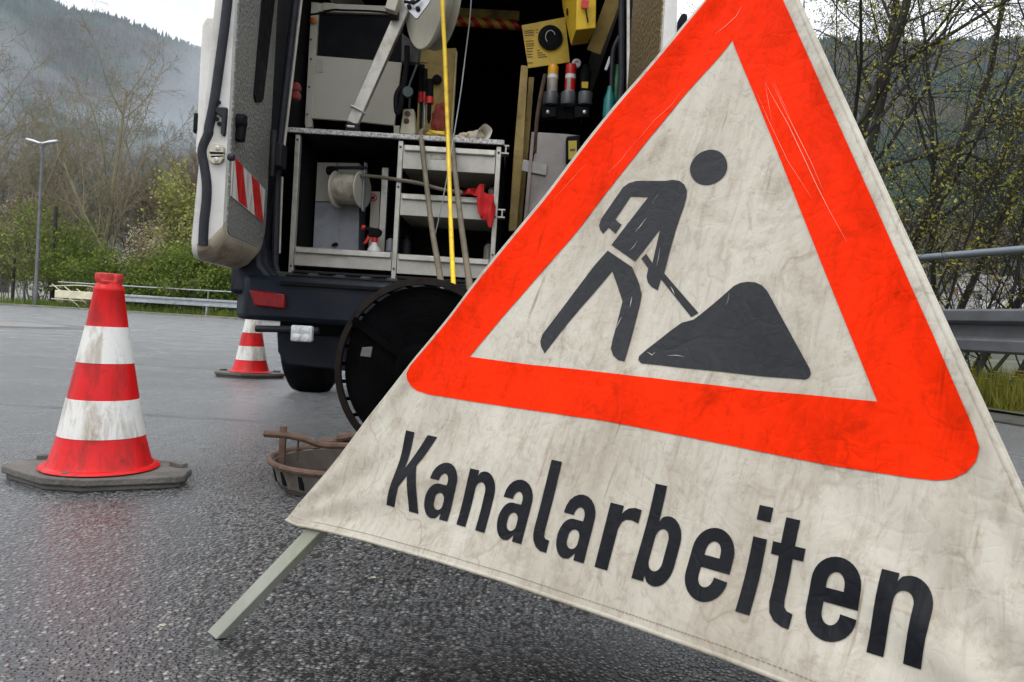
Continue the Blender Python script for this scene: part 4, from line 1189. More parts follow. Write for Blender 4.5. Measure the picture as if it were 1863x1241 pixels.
lc = at(548, 607, 2.99)
mb = MB(); mb.obox(lc + Vector((0, .015, 0)), (.043, 0, 0), (0, .02, 0), (0, 0, .033)); wl = part('reversing_lamp', mb, MT['lamp_lens'], van, 30, .008)
for dx in (-.019, .019):
    for dz in (-.014, .014):
        mb = MB(); mb.lathe([(.0185, 0), (.017, .004), (.008, .007), (0, .008)], lc + Vector((dx, -.005, dz)), (0, -1, 0), 20); part('lens', mb, MT['lamp_lens'], wl)
# mud flap, underside, wheels
f4 = [at(503, 604, 3.45), at(640, 612, 3.45), at(640, 676, 3.45), at(520, 664, 3.45), at(505, 640, 3.45)]
mb = MB(); mb.add(f4 + [p + Vector((0, .03, 0)) for p in f4], [(4, 3, 2, 1, 0), (5, 6, 7, 8, 9)] + [(i, (i + 1) % 5, 5 + (i + 1) % 5, 5 + i) for i in range(5)])
part('mud_flap', mb, MT['navy'], van, 30, .008)
mb = MB(); mb.box(-1.1, .48, 3.5, 8.4, .30, .45); part('underbody', mb, MT['black'], van)
for wx, s_ in ((-1.095, -1), (.475, 1)):
    for wy in (4.12, 8.05):
        mb = MB(); mb.lathe([(.2, -.10), (.30, -.108), (.338, -.085), (.345, -.05), (.345, .05), (.338, .085), (.30, .108), (.2, .10)], (wx, wy, .343), (s_, 0, 0), 40)
        ty = part('wheel', mb, MT['black'], van, 50)
        mb = MB(); mb.lathe([(.2, .095), (.19, .06), (.12, .075), (.06, .09), (0, .09)], (wx, wy, .343), (s_, 0, 0), 28); part('rim', mb, MT['galv'], ty)


def rear_door(label, hinge, free, side, thick, oshift, z0=.60, z1=2.38):
    """a swung-open rear door: returns (mapping, plane hit) in door axes s (hinge to free edge), z, n (0 at the inner panel, positive outwards)"""
    hx, hy = hinge; fx, fy = free; W_ = math.hypot(fx - hx, fy - hy); dx, dy = (fx - hx) / W_, (fy - hy) / W_
    nx, ny = (-abs(dy), dx * (-1 if dy < 0 else 1)) if side < 0 else (abs(dy), dx * (1 if dy < 0 else -1))
    def P(s_, z, n_):
        k = max(0, z - 1.05); out = n_ * (1 - min(.75, k * 1.0)) if n_ > 0 else n_
        return Vector((hx + dx * s_ + nx * out, hy + dy * s_ + ny * out, z))
    o0 = Vector((hx, hy, 0)); nn = Vector((nx, ny, 0))
    def hit(px, py, n_=0):
        r = ray(px, py); t = ((o0 + nn * n_ - CAM).dot(nn)) / r.dot(nn); q = CAM + r * t
        return ((q.x - hx) * dx + (q.y - hy) * dy, q.z)
    def outline(ins, insb):
        r_ = .13
        pts = [(W_ - ins, z1), (ins, z1)]
        c = (ins + r_, z0 + insb + r_)
        pts += [(c[0] - r_ * math.cos(R(a)), c[1] - r_ * math.sin(R(a))) for a in range(0, 91, 15)]
        c = (W_ - ins - .05, z0 + insb + .05)
        pts += [(c[0] + .05 * math.sin(R(a)), c[1] - .05 * math.cos(R(a))) for a in range(0, 91, 30)]
        return pts
    loops = [(outline(.012, .012), thick), (outline(0, 0), thick - .006), (outline(0, .0), thick - .022), (outline(.006, .02), thick * .42), (outline(.012, .07), .004), (outline(.03, .09), 0)]
    mb = MB(); k = len(loops[0][0])
    for lp, n_ in loops: mb.v += [tuple(P(s_, z, n_)) for s_, z in lp]
    mb.f.append(tuple(range(k))); mb.mi.append(0)
    for i in range(len(loops) - 1):
        for j in range(k):
            j2 = (j + 1) % k; low = i >= 2 and all(z < .80 for z in (loops[i][0][j][1], loops[i][0][j2][1])) and j >= 3
            mb.f.append((i * k + j, i * k + j2, (i + 1) * k + j2, (i + 1) * k + j)); mb.mi.append(1 if low else 0)
    mb.f.append(tuple(range((len(loops) - 1) * k, len(loops) * k))); mb.mi.append(0)
    d = part('rear_door', mb, [MT['white_paint'], MT['dirty_lip']], van, 40, label=label)
    return d, P, hit, W_, outline


# left door
ld, LP, LH, LW, LO = rear_door('left rear door swung wide open', (-1.088, 3.20), (-1.012, 2.54), -1, .105, 0)
mb = MB(); pn = LO(.035, .095); mb.prism([(x, z) for x, z in pn], lambda x, z, d: LP(x, z, d), .002, -.005); part('inner_panel', mb, MT['pebble'], ld, 30)


def door_poly(name, P, H, pix, n0, n1, mat, parent, bevel=0):
    pts = [H(*p) for p in pix]; mb = MB(); mb.prism(pts, lambda x, z, d: P(x, z, d), n0, n1); return part(name, mb, mat, parent, 30, bevel)


door_poly('window_slot', LP, LH, [(478, -60), (502, -60), (474, 180), (470, 186), (461, 186), (458, 172)], -.004, -.012, MT['black'], ld)
j4 = lambda x, y: (350 + x / 4.1375, 200 + y / 4.1375)
strp = door_poly('reflective_plate', LP, LH, [j4(285, 352), j4(303, 362), j4(430, 492), j4(532, 600), j4(517, 848), j4(272, 648)], -.0055, -.009, MT['cone_white'], ld)
door_poly('red_stripe', LP, LH, [j4(300, 360), j4(358, 418), j4(393, 738), j4(328, 688)], -.009, -.0105, MT['cone_red'], strp)
door_poly('red_stripe', LP, LH, [j4(425, 490), j4(485, 552), j4(517, 846), j4(455, 796)], -.009, -.0105, MT['cone_red'], strp)
ps, pz = LH(429, 222); mb = MB(); mb.lathe([(.028, 0), (.030, .012), (.02, .03), (.0, .036)], LP(ps, pz, -.004), (1, -.1, 0), 16)
hd = part('door_knob', mb, MT['black'], ld)
mb = MB(); q = LP(ps, pz, -.02); mb.obox(q + Vector((0, 0, -.02)), (.014, 0, 0), (0, .02, 0), (0, .008, .05)); part('lever', mb, MT['black'], hd, bevel=.008)
# rubber seal on the free edge
e1 = lambda x, y: (350 + x / 4.1375, y / 4.1375)
sp = [e1(272, -60), e1(245, 180), e1(205, 480), e1(165, 760), e1(125, 960), j4(120, 180), j4(75, 300), j4(92, 430), j4(108, 560), j4(105, 690), j4(88, 850), j4(80, 1020)]
mb = MB(); mb.tube(smooth_path([at(x, y, 2.535) for x, y in sp], 4), .0160, 12); part('door_seal', mb, MT['rubber'], ld)
# latch fittings on the edge face
FY = 2.535


def edge_plate(name, pix, mat, parent, t=.008, y=FY, bevel=.002):
    mb = MB(); A = [at(x, y_, y) for x, y_ in pix]; k = len(A)
    mb.add([p + Vector((0, -t, 0)) for p in A] + [p + Vector((0, .01, 0)) for p in A], [tuple(range(k)), tuple(range(k, 2 * k))] + [(i, (i + 1) % k, k + (i + 1) % k, k + i) for i in range(k)])
    return part(name, mb, mat, parent, 30, bevel)


lat = edge_plate('latch_plate', [j4(140, 275), j4(160, 258), j4(215, 258), j4(240, 285), j4(240, 370), j4(215, 405), j4(160, 408), j4(130, 380), j4(130, 320)], MT['beige'], ld)
edge_plate('latch_slot', [j4(133, 318), j4(242, 322), j4(238, 338), j4(140, 336)], MT['black'], lat, .010)
edge_plate('latch_slot', [j4(140, 350), j4(238, 346), j4(240, 355), j4(150, 362)], MT['black'], lat, .010)
for (x, y) in ((190, 288), (180, 374)):
    q = at(*j4(x, y), FY - .008); mb = MB(); mb.lathe([(.0075, 0), (.0075, .003), (.004, .004), (.003, .002), (0, .002)], q, (0, -1, 0), 14); part('screw', mb, MT['steel'], lat)
edge_plate('lever_hook', [e1(175, 810), e1(262, 812), e1(260, 860), e1(248, 1010), e1(235, 1028), e1(218, 1005), e1(226, 880), e1(190, 858), e1(172, 830)], MT['rubber'], ld, .008)
for (x, y) in ((200, 772), (186, 897), (206, 934)):
    q = at(*e1(x, y), FY - .004); mb = MB(); mb.lathe([(.008, 0), (.008, .003), (0, .004)], q, (0, -1, 0), 12); part('screw', mb, MT['black'], ld)
q = at(*e1(288, 1185), FY - .02); mb = MB(); mb.lathe([(.011, -.008), (.013, 0), (.011, .012), (0, .014)], q, (1, 0, 0), 12); part('rubber_stop', mb, MT['rubber'], ld)
q = at(361, 227, 2.62); mb = MB(); mb.obox(q + Vector((.004, .03, 0)), (.012, 0, 0), (0, .06, 0), (0, 0, .036)); part('outer_handle', mb, MT['black'], ld, 30, .008)
q = at(370, 72, 2.56); mb = MB(); mb.prism([(0, -.4), (-.022, -.38), (-.022, .06), (-.008, .09), (.02, .09), (.02, -.4)], lambda x, z, d: (q.x + x, q.y + d, q.z + z), .03, .12); part('outer_trim', mb, MT['white_paint'], ld, 30, .006)
# right door
rd, RP, RH, RW, RO = rear_door('right rear door swung wide open', (.430, 3.20), (.448, 2.52), 1, .07, 0)
mb = MB(); mb.prism(RO(.03, .09), lambda x, z, d: RP(x, z, d), .002, -.005); part('inner_panel', mb, MT['pebble_brown'], rd, 30)
q = at(1236, 50, 2.52); mb = MB(); mb.obox(q + Vector((.012, .02, 0)), (.012, 0, 0), (0, .035, 0), (0, 0, .045)); part('outer_handle', mb, MT['black'], rd, 30, .01)

# ------------------------------------------------------------------ the van's load
YW = 3.36
wb = thing('workbench', 'aluminium workbench with speckled worktop and drawers at the back of the van', 'workbench', (-.58, YW, .612))
mb = MB(); mb.box(-1.07, -.088, YW - .02, YW + .50, 1.2435, 1.266); tp_ = part('worktop', mb, MT['granite'], wb, 30, .003)
mb = MB(); mb.box(-1.068, -.090, YW - .012, YW + .498, 1.2385, 1.2433); part('underside_shade', mb, MT['lining'], tp_)  # added black sheet that paints the shade beneath the worktop
for x, z in ((-1.031, .613), (-.565, .613), (-.122, .613)):
    mb = MB(); mb.box(x, x + .022, YW - .008, YW + .022, z, 1.238); part('post', mb, MT['alu'], wb, 30, .002)
for x in (-1.031, -.565, -.122):
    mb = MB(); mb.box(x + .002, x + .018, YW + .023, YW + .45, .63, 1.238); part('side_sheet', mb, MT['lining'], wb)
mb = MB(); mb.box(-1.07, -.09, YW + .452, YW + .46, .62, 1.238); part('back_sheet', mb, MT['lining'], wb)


def drawer(x0, x1, z0, z1, depth=.40, lip=.03, yo=0, x_cut=None):
    mb = MB(); y = YW - .004 + yo
    mb.box(x0, x1, y, y + .006, z0, z1); mb.box(x0, x0 + .006, y + .006, y + depth, z0, z1); mb.box(x1 - .006, x1, y + .006, y + depth, z0, z1); mb.box(x0 + .006, x1 - .006, y + .006, y + depth, z0, z0 + .006)
    d = part('drawer', mb, MT['alu_drawer'], wb, 30, .0015)
    mb = MB(); mb.prism([(0, 0), (-.012, -.004), (-.014, -lip + .004), (-.010, -lip), (0, -lip)], lambda a, b, d_: (d_, y + a, z1 + b), x0 + .008, x1 - .004); part('handle', mb, MT['alu'], d, 30, .002)
    return d


drawer(-.542, -.124, 1.115, 1.222)
drawer(-.542, -.124, .905, 1.004)
drawer(-.542, -.124, .640, .730)
drawer(-1.008, -.567, .650, .735, .36)
mb = MB(); mb.box(-1.02, -.13, YW, YW + .45, .614, .630); part('base_tray', mb, MT['black_metal'], wb)
for (x, z) in ((-1.020, .645), (-1.020, 1.215), (-.554, .66), (-.554, 1.03), (-.554, 1.21), (-.111, 1.21), (-.111, .92), (-.111, .75)):
    mb = MB(); mb.lathe([(.0055, 0), (.0055, .003), (.003, .004), (0, .003)], (x, YW - .008, z), (0, -1, 0), 10); part('screw', mb, MT['rust'], wb)
for (x0, z0_, w0, h0) in ((-.42, 1.165, .07, .022), (-.86, .695, .09, .03), (-.36, .685, .06, .02)):
    mb = MB(); mb.box(x0, x0 + w0, YW - .0062, YW - .0042, z0_, z0_ + h0); part('label', mb, M('scuffed sticker', (.36, .33, .26), .6, 0, .3, 40, (.2, .16, .1), .8, 30), wb, 30)
for px, py in ((918, 205 / 4.1375 + 225), (911, 390)):
    c = at(px, py, YW + .03); mb = MB(); mb.box(c.x - .02, c.x + .02, YW, YW + .06, c.z + .014, c.z + .020); mb.box(c.x - .02, c.x + .02, YW, YW + .06, c.z - .020, c.z - .014); mb.box(c.x + .004, c.x + .009, YW, YW + .05, c.z - .014, c.z + .014); part('catch', mb, MT['alu'], wb)


def plate(name, pix, Y, depth, mat, parent=None, bevel=.002, org=None):
    """a solid with its front outline traced at depth Y"""
    A = [at(x, y, Y) for x, y in pix]; k = len(A); mb = MB()
    mb.add(A + [p + Vector((0, depth, 0)) for p in A], [tuple(range(k)), tuple(range(k, 2 * k))] + [(i, (i + 1) % k, k + (i + 1) % k, k + i) for i in range(k)])
    return part(name, mb, mat, parent, 30, bevel, org=org)


def base_of(pix, Y):
    A = [at(x, y, Y) for x, y in pix]; zl = min(p.z for p in A); return (sum(p.x for p in A) / len(A), Y, zl)


# cabinet in the left bay
k1 = [j4(938, 395), j4(1262, 400), j4(1255, 1050), j4(905, 1040)]
cab = thing('equipment_cabinet', 'small grey steel cabinet standing in the left bay under the worktop', 'cabinet', base_of(k1, 3.62))
plate('upper_door', [j4(940, 395), j4(1260, 400), j4(1258, 692), j4(925, 688)], 3.62, .16, MT['white_panel'], cab)
plate('lower_door', [j4(924, 694), j4(1258, 698), j4(1250, 1075), j4(905, 1065)], 3.62, .16, MT['grey_panel'], cab)
plate('latch', [j4(1048, 1010), j4(1075, 995), j4(1092, 1002), j4(1088, 1022), j4(1045, 1025)], 3.60, .018, MT['black'], cab)
# narrow light upright with the prohibition sticker
k2 = [j4(1345, 612), j4(1412, 615), j4(1400, 1070), j4(1325, 1068)]
up_ = thing('narrow_panel', 'narrow light upright panel with a red prohibition sticker beside the cable spool', 'panel', base_of(k2, 3.64))
plate('sheet', k2, 3.64, .05, MT['white_panel'], up_)
c = at(*j4(1362, 660), 3.637); mb = MB(); mb.lathe([(.0195, 0), (.0195, .0015), (.0145, .0015), (.0145, 0)], c, (0, -1, 0), 28); mb.f = mb.f[:-2]; mb.mi = mb.mi[:-2]
mb.bar(c + Vector((-.010, -.001, .010)), c + Vector((.010, -.001, -.010)), .004, .001); stc = part('prohibition_ring', mb, MT['red'], up_, fix=False)
mb = MB(); mb.obox(c + Vector((-.002, .0, -.002)), (.007, 0, .003), (0, .0006, 0), (-.002, 0, .005)); mb.obox(c + Vector((.004, 0, .005)), (.003, 0, .001), (0, .0006, 0), (0, 0, .004)); part('prohibition_mark', mb, MT['black'], up_)
k3 = [j4(1428, 432), j4(1478, 436), j4(1445, 1075), j4(1395, 1070)]
tag(plate('aluminium_strut', k3, 3.60, .03, MT['alu'], org=base_of(k3, 3.6)), 'bare aluminium strut standing right of the prohibition sticker panel', 'strut')
# cable spool
sc_ = at(*j4(1185, 600), 3.50)
spo = thing('cable_spool', 'white cable spool wound with dirty cable hanging in the left bay', 'cable spool', (sc_.x, sc_.y, sc_.z))
ax = Vector((.96, -.27, 0)).normalized()
mb = MB(); mb.lathe([(.066, -.058), (.072, -.03), (.071, .02), (.066, .058)], sc_, ax, 36); part('winding', mb, MT['cable_wind'], spo, 60)
for sg in (-1, 1):
    mb = MB(); mb.lathe([(.015, .060 * sg), (.086, .060 * sg), (.088, .064 * sg), (.086, .068 * sg), (.015, .068 * sg)], sc_, ax, 44); part('flange', mb, MT['white_panel'], spo, 50)
mb = MB(); mb.bar(sc_ - ax * .08 + Vector((0, -.01, .10)), sc_ + ax * .08 + Vector((0, -.01, .10)), .012, .02); part('top_bar', mb, MT['black_metal'], spo)
for sg in (-1, 1):
    mb = MB(); mb.bar(sc_ + ax * .076 * sg + Vector((0, 0, -.10)), sc_ + ax * .076 * sg + Vector((0, 0, .125)), .022, .006, up=tuple(ax)); part('bracket', mb, MT['galv'], spo)
mb = MB(); kc = sc_ - ax * .095 + Vector((0, -.02, .085)); mb.lathe([(.02, -.02), (.022, 0), (.02, .02)], kc, ax, 16); mb.tube([kc, kc + ax * .03], .007, 8); part('brake_knob', mb, MT['black'], spo)
# push rod leaving the spool
mb = MB(); mb.tube(smooth_path([at(*j4(1225, 490), 3.46), at(*j4(1400, 505), 3.42), at(722, 327, 3.345), at(760, 333, 3.325), at(800, 344, 3.315), at(835, 350, 3.315)], 6), .0085, 8)
mb.lathe([(.012, 0), (.014, .01), (.014, .03), (.006, .04)], at(826, 348, 3.315), (.95, 0, -.2), 10)
tag(part('push_rod', mb, MT['brown_hose']), 'thin olive brown push rod running from the spool across the drawers', 'rod')
# spray bottle
sb0 = at(*j4(1368, 1050), 3.45)
sb = thing('spray_bottle', 'white spray bottle with a red and black trigger head in the left bay tray', 'spray bottle', (sb0.x, sb0.y, .66))
mb = MB(); mb.lathe([(.030, .66), (.034, .67), (.033, .735), (.028, .755), (.014, .772), (.013, .785)], (sb0.x, sb0.y, 0), n=20); part('bottle', mb, MT['label_white'], sb)
mb = MB(); mb.lathe([(.014, .783), (.0145, .803), (.012, .806)], (sb0.x, sb0.y, 0), n=16); part('collar', mb, MT['red'], sb)
hx, hz = sb0.x, .806
mb = MB(); mb.prism([(-.03, .005), (-.012, 0), (.012, 0), (.03, .012), (.033, .032), (.02, .042), (-.02, .046), (-.045, .05), (-.046, .036), (-.03, .03)], lambda x, z, d: (hx + x, sb0.y + d, hz + z), -.012, .012); part('head', mb, MT['black'], sb, 30, .004)
mb = MB(); mb.prism([(-.028, .028), (-.016, .02), (-.022, -.012), (-.042, -.035), (-.052, -.03), (-.036, .0)], lambda x, z, d: (hx + x, sb0.y + d, hz + z), -.007, .007); part('trigger', mb, MT['red'], sb, 30, .003)
mb = MB(); mb.lathe([(.011, 0), (.011, .016), (.004, .018)], (hx - .046, sb0.y, hz + .043), (-1, 0, .1), 12); part('nozzle', mb, MT['red'], sb)
# dim bottles in the drawers
for i, (px, py, h, lab) in enumerate(((890 - 640 + 650 - 0, 0, 0, ''),)): pass
for px, py, h, m_, lab in (((650 + 365 / 4.1375), 456, .10, MT['rubber'], 'dark plastic bottle in the bottom middle drawer'), ((650 + 250 / 4.1375), 447, .075, MT['grey_panel'], 'small greyish bottle at the right end of the left tray'),
                           ((650 + 985 / 4.1375), 462, .09, MT['label_grey'], 'small bottle at the right end of the bottom drawer'), ((650 + 1017 / 4.1375), 355, .075, MT['label_grey'], 'small bottle at the right end of the middle drawer')):
    c = at(px, py, 3.5); zb = c.z - .03
    t = thing('bottle', lab, 'bottle', (c.x, c.y, zb)); mb = MB(); mb.lathe([(.02, 0), (.022, .006), (.021, h * .7), (.01, h * .85)], (c.x, c.y, zb), n=16); part('bottle_body', mb, m_, t)
    mb = MB(); mb.lathe([(.011, h * .85), (.011, h), (.008, h + .003)], (c.x, c.y, zb), n=12); part('cap', mb, MT['black'], t)
# red cloth over the drawer edge
j5 = lambda x, y: (650 + x / 4.1375, 200 + y / 4.1375)
rc = [(792, 622), (830, 600), (905, 588), (925, 565), (955, 562), (955, 620), (985, 640), (1028, 640), (1032, 700), (1045, 735), (1035, 800), (1020, 870), (1000, 900), (985, 880), (970, 840), (935, 820), (912, 780), (903, 720), (905, 655), (860, 642), (800, 640)]
pts = [at(*j5(x, y), 3.335) for x, y in rc]; cen = sum(pts, Vector()) / len(pts)
pd = [(p.x, p.z) for p in pts]; gv = [Vector(p) for p in pd]; g = .009; xx = min(p[0] for p in pd)
while xx < max(p[0] for p in pd):
    zz = min(p[1] for p in pd)
    while zz < max(p[1] for p in pd):
        if inside((xx, zz), pd): gv.append(Vector((xx, zz)))
        zz += g
    xx += g
r_ = delaunay_2d_cdt(gv, [(i, (i + 1) % len(pd)) for i in range(len(pd))], [], 0, 1e-5)
mb = MB(); mb.v = [(p.x, 3.330 - .012 * math.sin(p.x * 130 + 2 * noise.noise(Vector((p.x * 12, p.y * 12, 1)))) - .010 * noise.noise(Vector((p.x * 30, p.y * 18, 4))) - .012, p.y) for p in r_[0]]
mb.f = [tuple(f) for f in r_[2] if inside((sum(r_[0][i].x for i in f) / 3, sum(r_[0][i].y for i in f) / 3), pd)]; mb.mi = [0] * len(mb.f)
o = part('red_cloth', mb, MT['red_cloth'], None, 70, org=tuple(cen)); so = o.modifiers.new('thickness', 'SOLIDIFY'); so.thickness = .004
tag(o, 'crumpled red cloth hanging over the right end of the middle drawer', 'cloth')

# --- on and above the worktop
e2 = lambda x, y: (650 + x / 4.1375, y / 4.1375)
kp = [e1(890, 10), e1(1600, 10), e1(1570, 950), e1(850, 950)]
pc = thing('control_panel', 'white upright control panel with a dark screen opening on the worktop', 'panel', base_of([e1(850, 940), e1(1560, 1010)], 3.66))
plate('sheet', [e1(925, 418), e1(1575, 470), e1(1520, 945), e1(1250, 915), e1(895, 890), e1(850, 885)], 3.655, .02, MT['white_panel'], pc)
plate('side_frame', [e1(895, 15), e1(952, 20), e1(928, 420), e1(890, 895), e1(845, 940), e1(880, 300)], 3.645, .03, MT['white_panel'], pc)
plate('top_frame', [e1(945, 22), e1(1500, 45), e1(1490, 105), e1(945, 85)], 3.648, .03, MT['white_panel'], pc)
plate('screen', [e1(950, 90), e1(1590, 110), e1(1578, 470), e1(930, 418)], 3.667, .02, MT['black'], pc)
plate('foot_rail', [e1(850, 905), e1(895, 890), e1(900, 955), e1(850, 965)], 3.64, .03, MT['white_panel'], pc)
plate('foot_rail', [e1(1515, 945), e1(1560, 945), e1(1560, 1015), e1(1515, 1015)], 3.64, .03, MT['white_panel'], pc)
q = at(*e1(912, 157), 3.643); mb = MB(); mb.lathe([(.017, 0), (.017, .006), (.010, .012), (0, .013)], q, (0, -1, 0), 18); part('indicator_lamp', mb, MT['orange'], pc)
for (x, y) in ((893, 298), (893, 446), (879, 655), (865, 862)):
    q = at(*e1(x, y), 3.644); mb = MB(); mb.lathe([(.005, 0), (.005, .003), (0, .004)], q, (0, -1, 0), 10); part('screw', mb, MT['rust'], pc)
mb = MB(); mb.tube(smooth_path([at(*e1(p, q_), 3.60) for p, q_ in ((880, 112), (960, 100), (1050, 75), (1150, 78), (1300, 82), (1420, 90), (1500, 100))], 5), .005, 6); tag(part('black_cable', mb, MT['black']), 'black cable strung across the top of the white control panel', 'cable')
plate('label', [e1(985, 20), e1(1068, 24), e1(1064, 78), e1(983, 74)], 3.640, .006, MT['beige'], pc, .0005)
plate('label', [e1(930, 440), e1(985, 446), e1(980, 545), e1(925, 538)], 3.652, .004, M('faded label', (.38, .36, .30), .6), pc, .0005)
# two red plugs in the dark corner
for (x, y, lab) in ((782, 655, 'upper round red plug in the dark strip left of the control panel'), (780, 718, 'lower round red plug in the dark strip left of the control panel')):
    q = at(*e1(x, y), 3.42); mb = MB(); mb.lathe([(.016, -.03), (.020, -.01), (.021, .006), (.015, .012), (0, .013)], q, (0, -1, 0), 18); tag(part('cable_plug', mb, M('dull red plastic', (.22, .03, .025), .5), org=tuple(q)), lab, 'plug', 'red plugs by the control panel')

# crane arm and winch drum
cw = thing('cable_winch', 'white winch drum on a slanting aluminium arm bolted to the worktop', 'winch', tuple(at(637, 236, 3.40)))
mb = MB(); mb.bar(at(641, 226, 3.40), at(741, 2, 3.44), .056, .035); part('arm', mb, MT['alu'], cw, 30, .004)
plate('foot_bracket', [e1(1150, 930), e1(1245, 925), e1(1252, 985), e1(1150, 980)], 3.375, .05, MT['black_metal'], cw, .004)
mb = MB(); mb.tube([at(632, 230, 3.37), at(645, 231, 3.37)], .006, 8); part('bolt', mb, MT['steel'], cw)
q = at(650, 198, 3.385); mb = MB(); mb.lathe([(.040, -.003), (.041, 0), (.040, .003)], q + Vector((0, .02, 0)), (.4, 0, .9), 20, 0); part('cable_tie', mb, MT['label_white'], cw)
mb = MB(); mb.bar(at(711, 22, 3.36), at(727, -30, 3.36), .05, .05); part('arm_stub', mb, MT['white_panel'], cw, 30, .004)
plate('joint', [e2(235, 75), e2(310, 70), e2(305, 130), e2(240, 125)], 3.38, .05, MT['black_metal'], cw, .004)
DA = Vector((-.88, -.46, -.10)).normalized(); dc = at(776, -22, 3.26)
mb = MB(); mb.lathe([(.02, 0), (.15, -.002), (.235, .006), (.250, .012), (.256, .006), (.256, -.004), (.235, -.010), (.215, -.014), (.215, -.045), (.235, -.052), (.252, -.058), (.252, -.064), (.05, -.064)], dc, DA, 72)
dr_ = part('drum', mb, MT['white_panel'], cw, 35)
plate('drum_bracket', [e2(350, 45), e2(395, -40), e2(560, -40), e2(545, 20), e2(455, 140), e2(435, 140)], 3.10, .010, MT['steel'], cw, .002)
for (x, y) in ((392, 55), (458, 70), (420, 15)):
    q = at(*e2(x, y), 3.10); mb = MB(); mb.lathe([(.010, 0), (.010, .010), (.006, .014), (0, .014)], q, (0, -1, 0), 8); part('bolt', mb, MT['black_metal'], cw)
mb = MB(); mb.tube(smooth_path([at(*e2(355, 12), 3.08), at(*e2(430, 20), 3.07), at(*e2(480, -15), 3.08)], 5), .006, 6); part('wire_guide', mb, MT['black'], cw)
# control box with two buttons
kb = [e2(345, 818), e2(425, 818), e2(440, 1000), e2(425, 1018), e2(318, 1005), e2(325, 960)]
cb = thing('button_box', 'beige hand control box with two dark buttons standing on the worktop', 'control box', base_of(kb, 3.50))
plate('housing', kb, 3.50, .06, MT['beige'], cb, .006)
for (x, y) in ((379, 858), (371, 911)):
    q = at(*e2(x, y), 3.50); mb = MB(); mb.lathe([(.013, 0), (.013, .006), (.009, .009), (0, .009)], q, (0, -1, 0), 16); part('button', mb, MT['orange'] if 0 else MT['rust'], cb)
# black hose with hook hanging beside it
mb = MB(); mb.tube(smooth_path([at(*e2(375, 350), 3.47), at(*e2(372, 470), 3.46), at(*e2(355, 620), 3.45), at(*e2(335, 760), 3.45), at(*e2(315, 840), 3.45), at(*e2(296, 835), 3.45), at(*e2(292, 750), 3.45), at(*e2(303, 700), 3.45), at(*e2(330, 655), 3.45)], 6), .013, 8); tag(part('black_hose', mb, MT['black']), 'thick black hose ending in a hook shape in front of the white panel', 'hose')
mb = MB(); mb.tube(smooth_path([at(*e2(450, 490), 3.46), at(*e2(420, 570), 3.455), at(*e2(392, 650), 3.45), at(*e2(395, 740), 3.45), at(*e2(392, 815), 3.46)], 6), .005, 6); q = at(*e2(383, 695), 3.44); mb.lathe([(.024, -.012), (.026, 0), (.024, .012)], q, (0, -1, 0), 18); tag(part('hanging_switch', mb, M('dark green plastic', (.012, .035, .03), .4)), 'thin cord with a round dark green switch above the button box', 'switch')
plate_o = plate('grey_pulley_cover', [e2(335, 250), e2(472, 350), e2(462, 470), e2(330, 460)], 3.52, .05, M('grey casting', (.10, .095, .09), .5, .3)); tag(plate_o, 'grey cover below the winch drum', 'cover')
plate_o = plate('yellow_tag', [e2(478, 388), e2(530, 390), e2(528, 470), e2(470, 466)], 3.50, .02, M('dull yellow', (.36, .28, .08), .6), None, .002); tag(plate_o, 'small dull yellow block under the winch drum', 'block')
# yellow board with hanging tools
kb = [e2(480, 375), e2(745, 360), e2(705, 1030), e2(440, 1010)]
yb_ = thing('tool_board', 'yellow stained tool board standing behind the yellow hose', 'board', base_of(kb, 3.80))
plate('board', kb, 3.80, .02, MT['wood_yellow'], yb_)
plate('edge_strip', [e2(742, 380), e2(752, 382), e2(715, 1030), e2(696, 1030)], 3.785, .03, M('pale wood edge', (.48, .40, .20), .6, 0, .2), yb_)
q = at(*e2(600, 600), 3.79); mb = MB(); mb.lathe([(.022, -.01), (.026, 0), (.02, .02), (0, .022)], q, (0, -1, 0), 16); part('hook', mb, MT['black'], yb_)
g5 = 'tools hanging by the tool board'
for i, (x, y0, y1, rr, m_, lab) in enumerate(((487, 490, 1005, .014, MT['black_metal'], 'dark pliers like tool at the left of the hanging tools'), (512, 520, 960, .012, MT['steel'], 'bright steel chisel among the hanging tools'), (548, 600, 930, .018, MT['black'], 'black handled tool in front of the yellow board'))):
    a, b = at(*e2(x, y0), 3.62 - i * .02), at(*e2(x - 10, y1), 3.62 - i * .02); t = thing('hand_tool', lab, 'tool', tuple(b), g5)
    mb = MB(); mb.tube([a, a.lerp(b, .45)], rr, 10); part('grip', mb, MT['black'], t)
    mb = MB(); mb.tube([a.lerp(b, .4), a.lerp(b, .55)], rr * 1.15, 10); part('collar', mb, MT['red'], t)
    mb = MB(); mb.tube([a.lerp(b, .55), a.lerp(b, .9), b], [rr * .6, rr * .55, rr * .2], 8); part('blade', mb, m_, t)


def blob(name, cpx, Y, rx, ry, rz, seed, mat, label, cat, amp=.35, freq=9, group=None):
    c = at(*cpx, Y); bm = bmesh.new(); bmesh.ops.create_icosphere(bm, subdivisions=4, radius=1); mb = MB()
    for v in bm.verts:
        p = v.co.copy(); k = 1 + amp * noise.noise(p * 1.6 + Vector((seed, 0, 0))) + amp * .55 * noise.noise(p * 3.7 + Vector((0, seed, 0)))
        mb.v.append((c.x + p.x * rx * k, c.y + p.y * ry * k, c.z + p.z * rz * k))
    mb.f = [tuple(v.index for v in f.verts) for f in bm.faces]; mb.mi = [0] * len(mb.f); bm.free()
    o = part(name, mb, mat, None, 80, org=(c.x, c.y, c.z - rz)); return tag(o, label, cat, group)


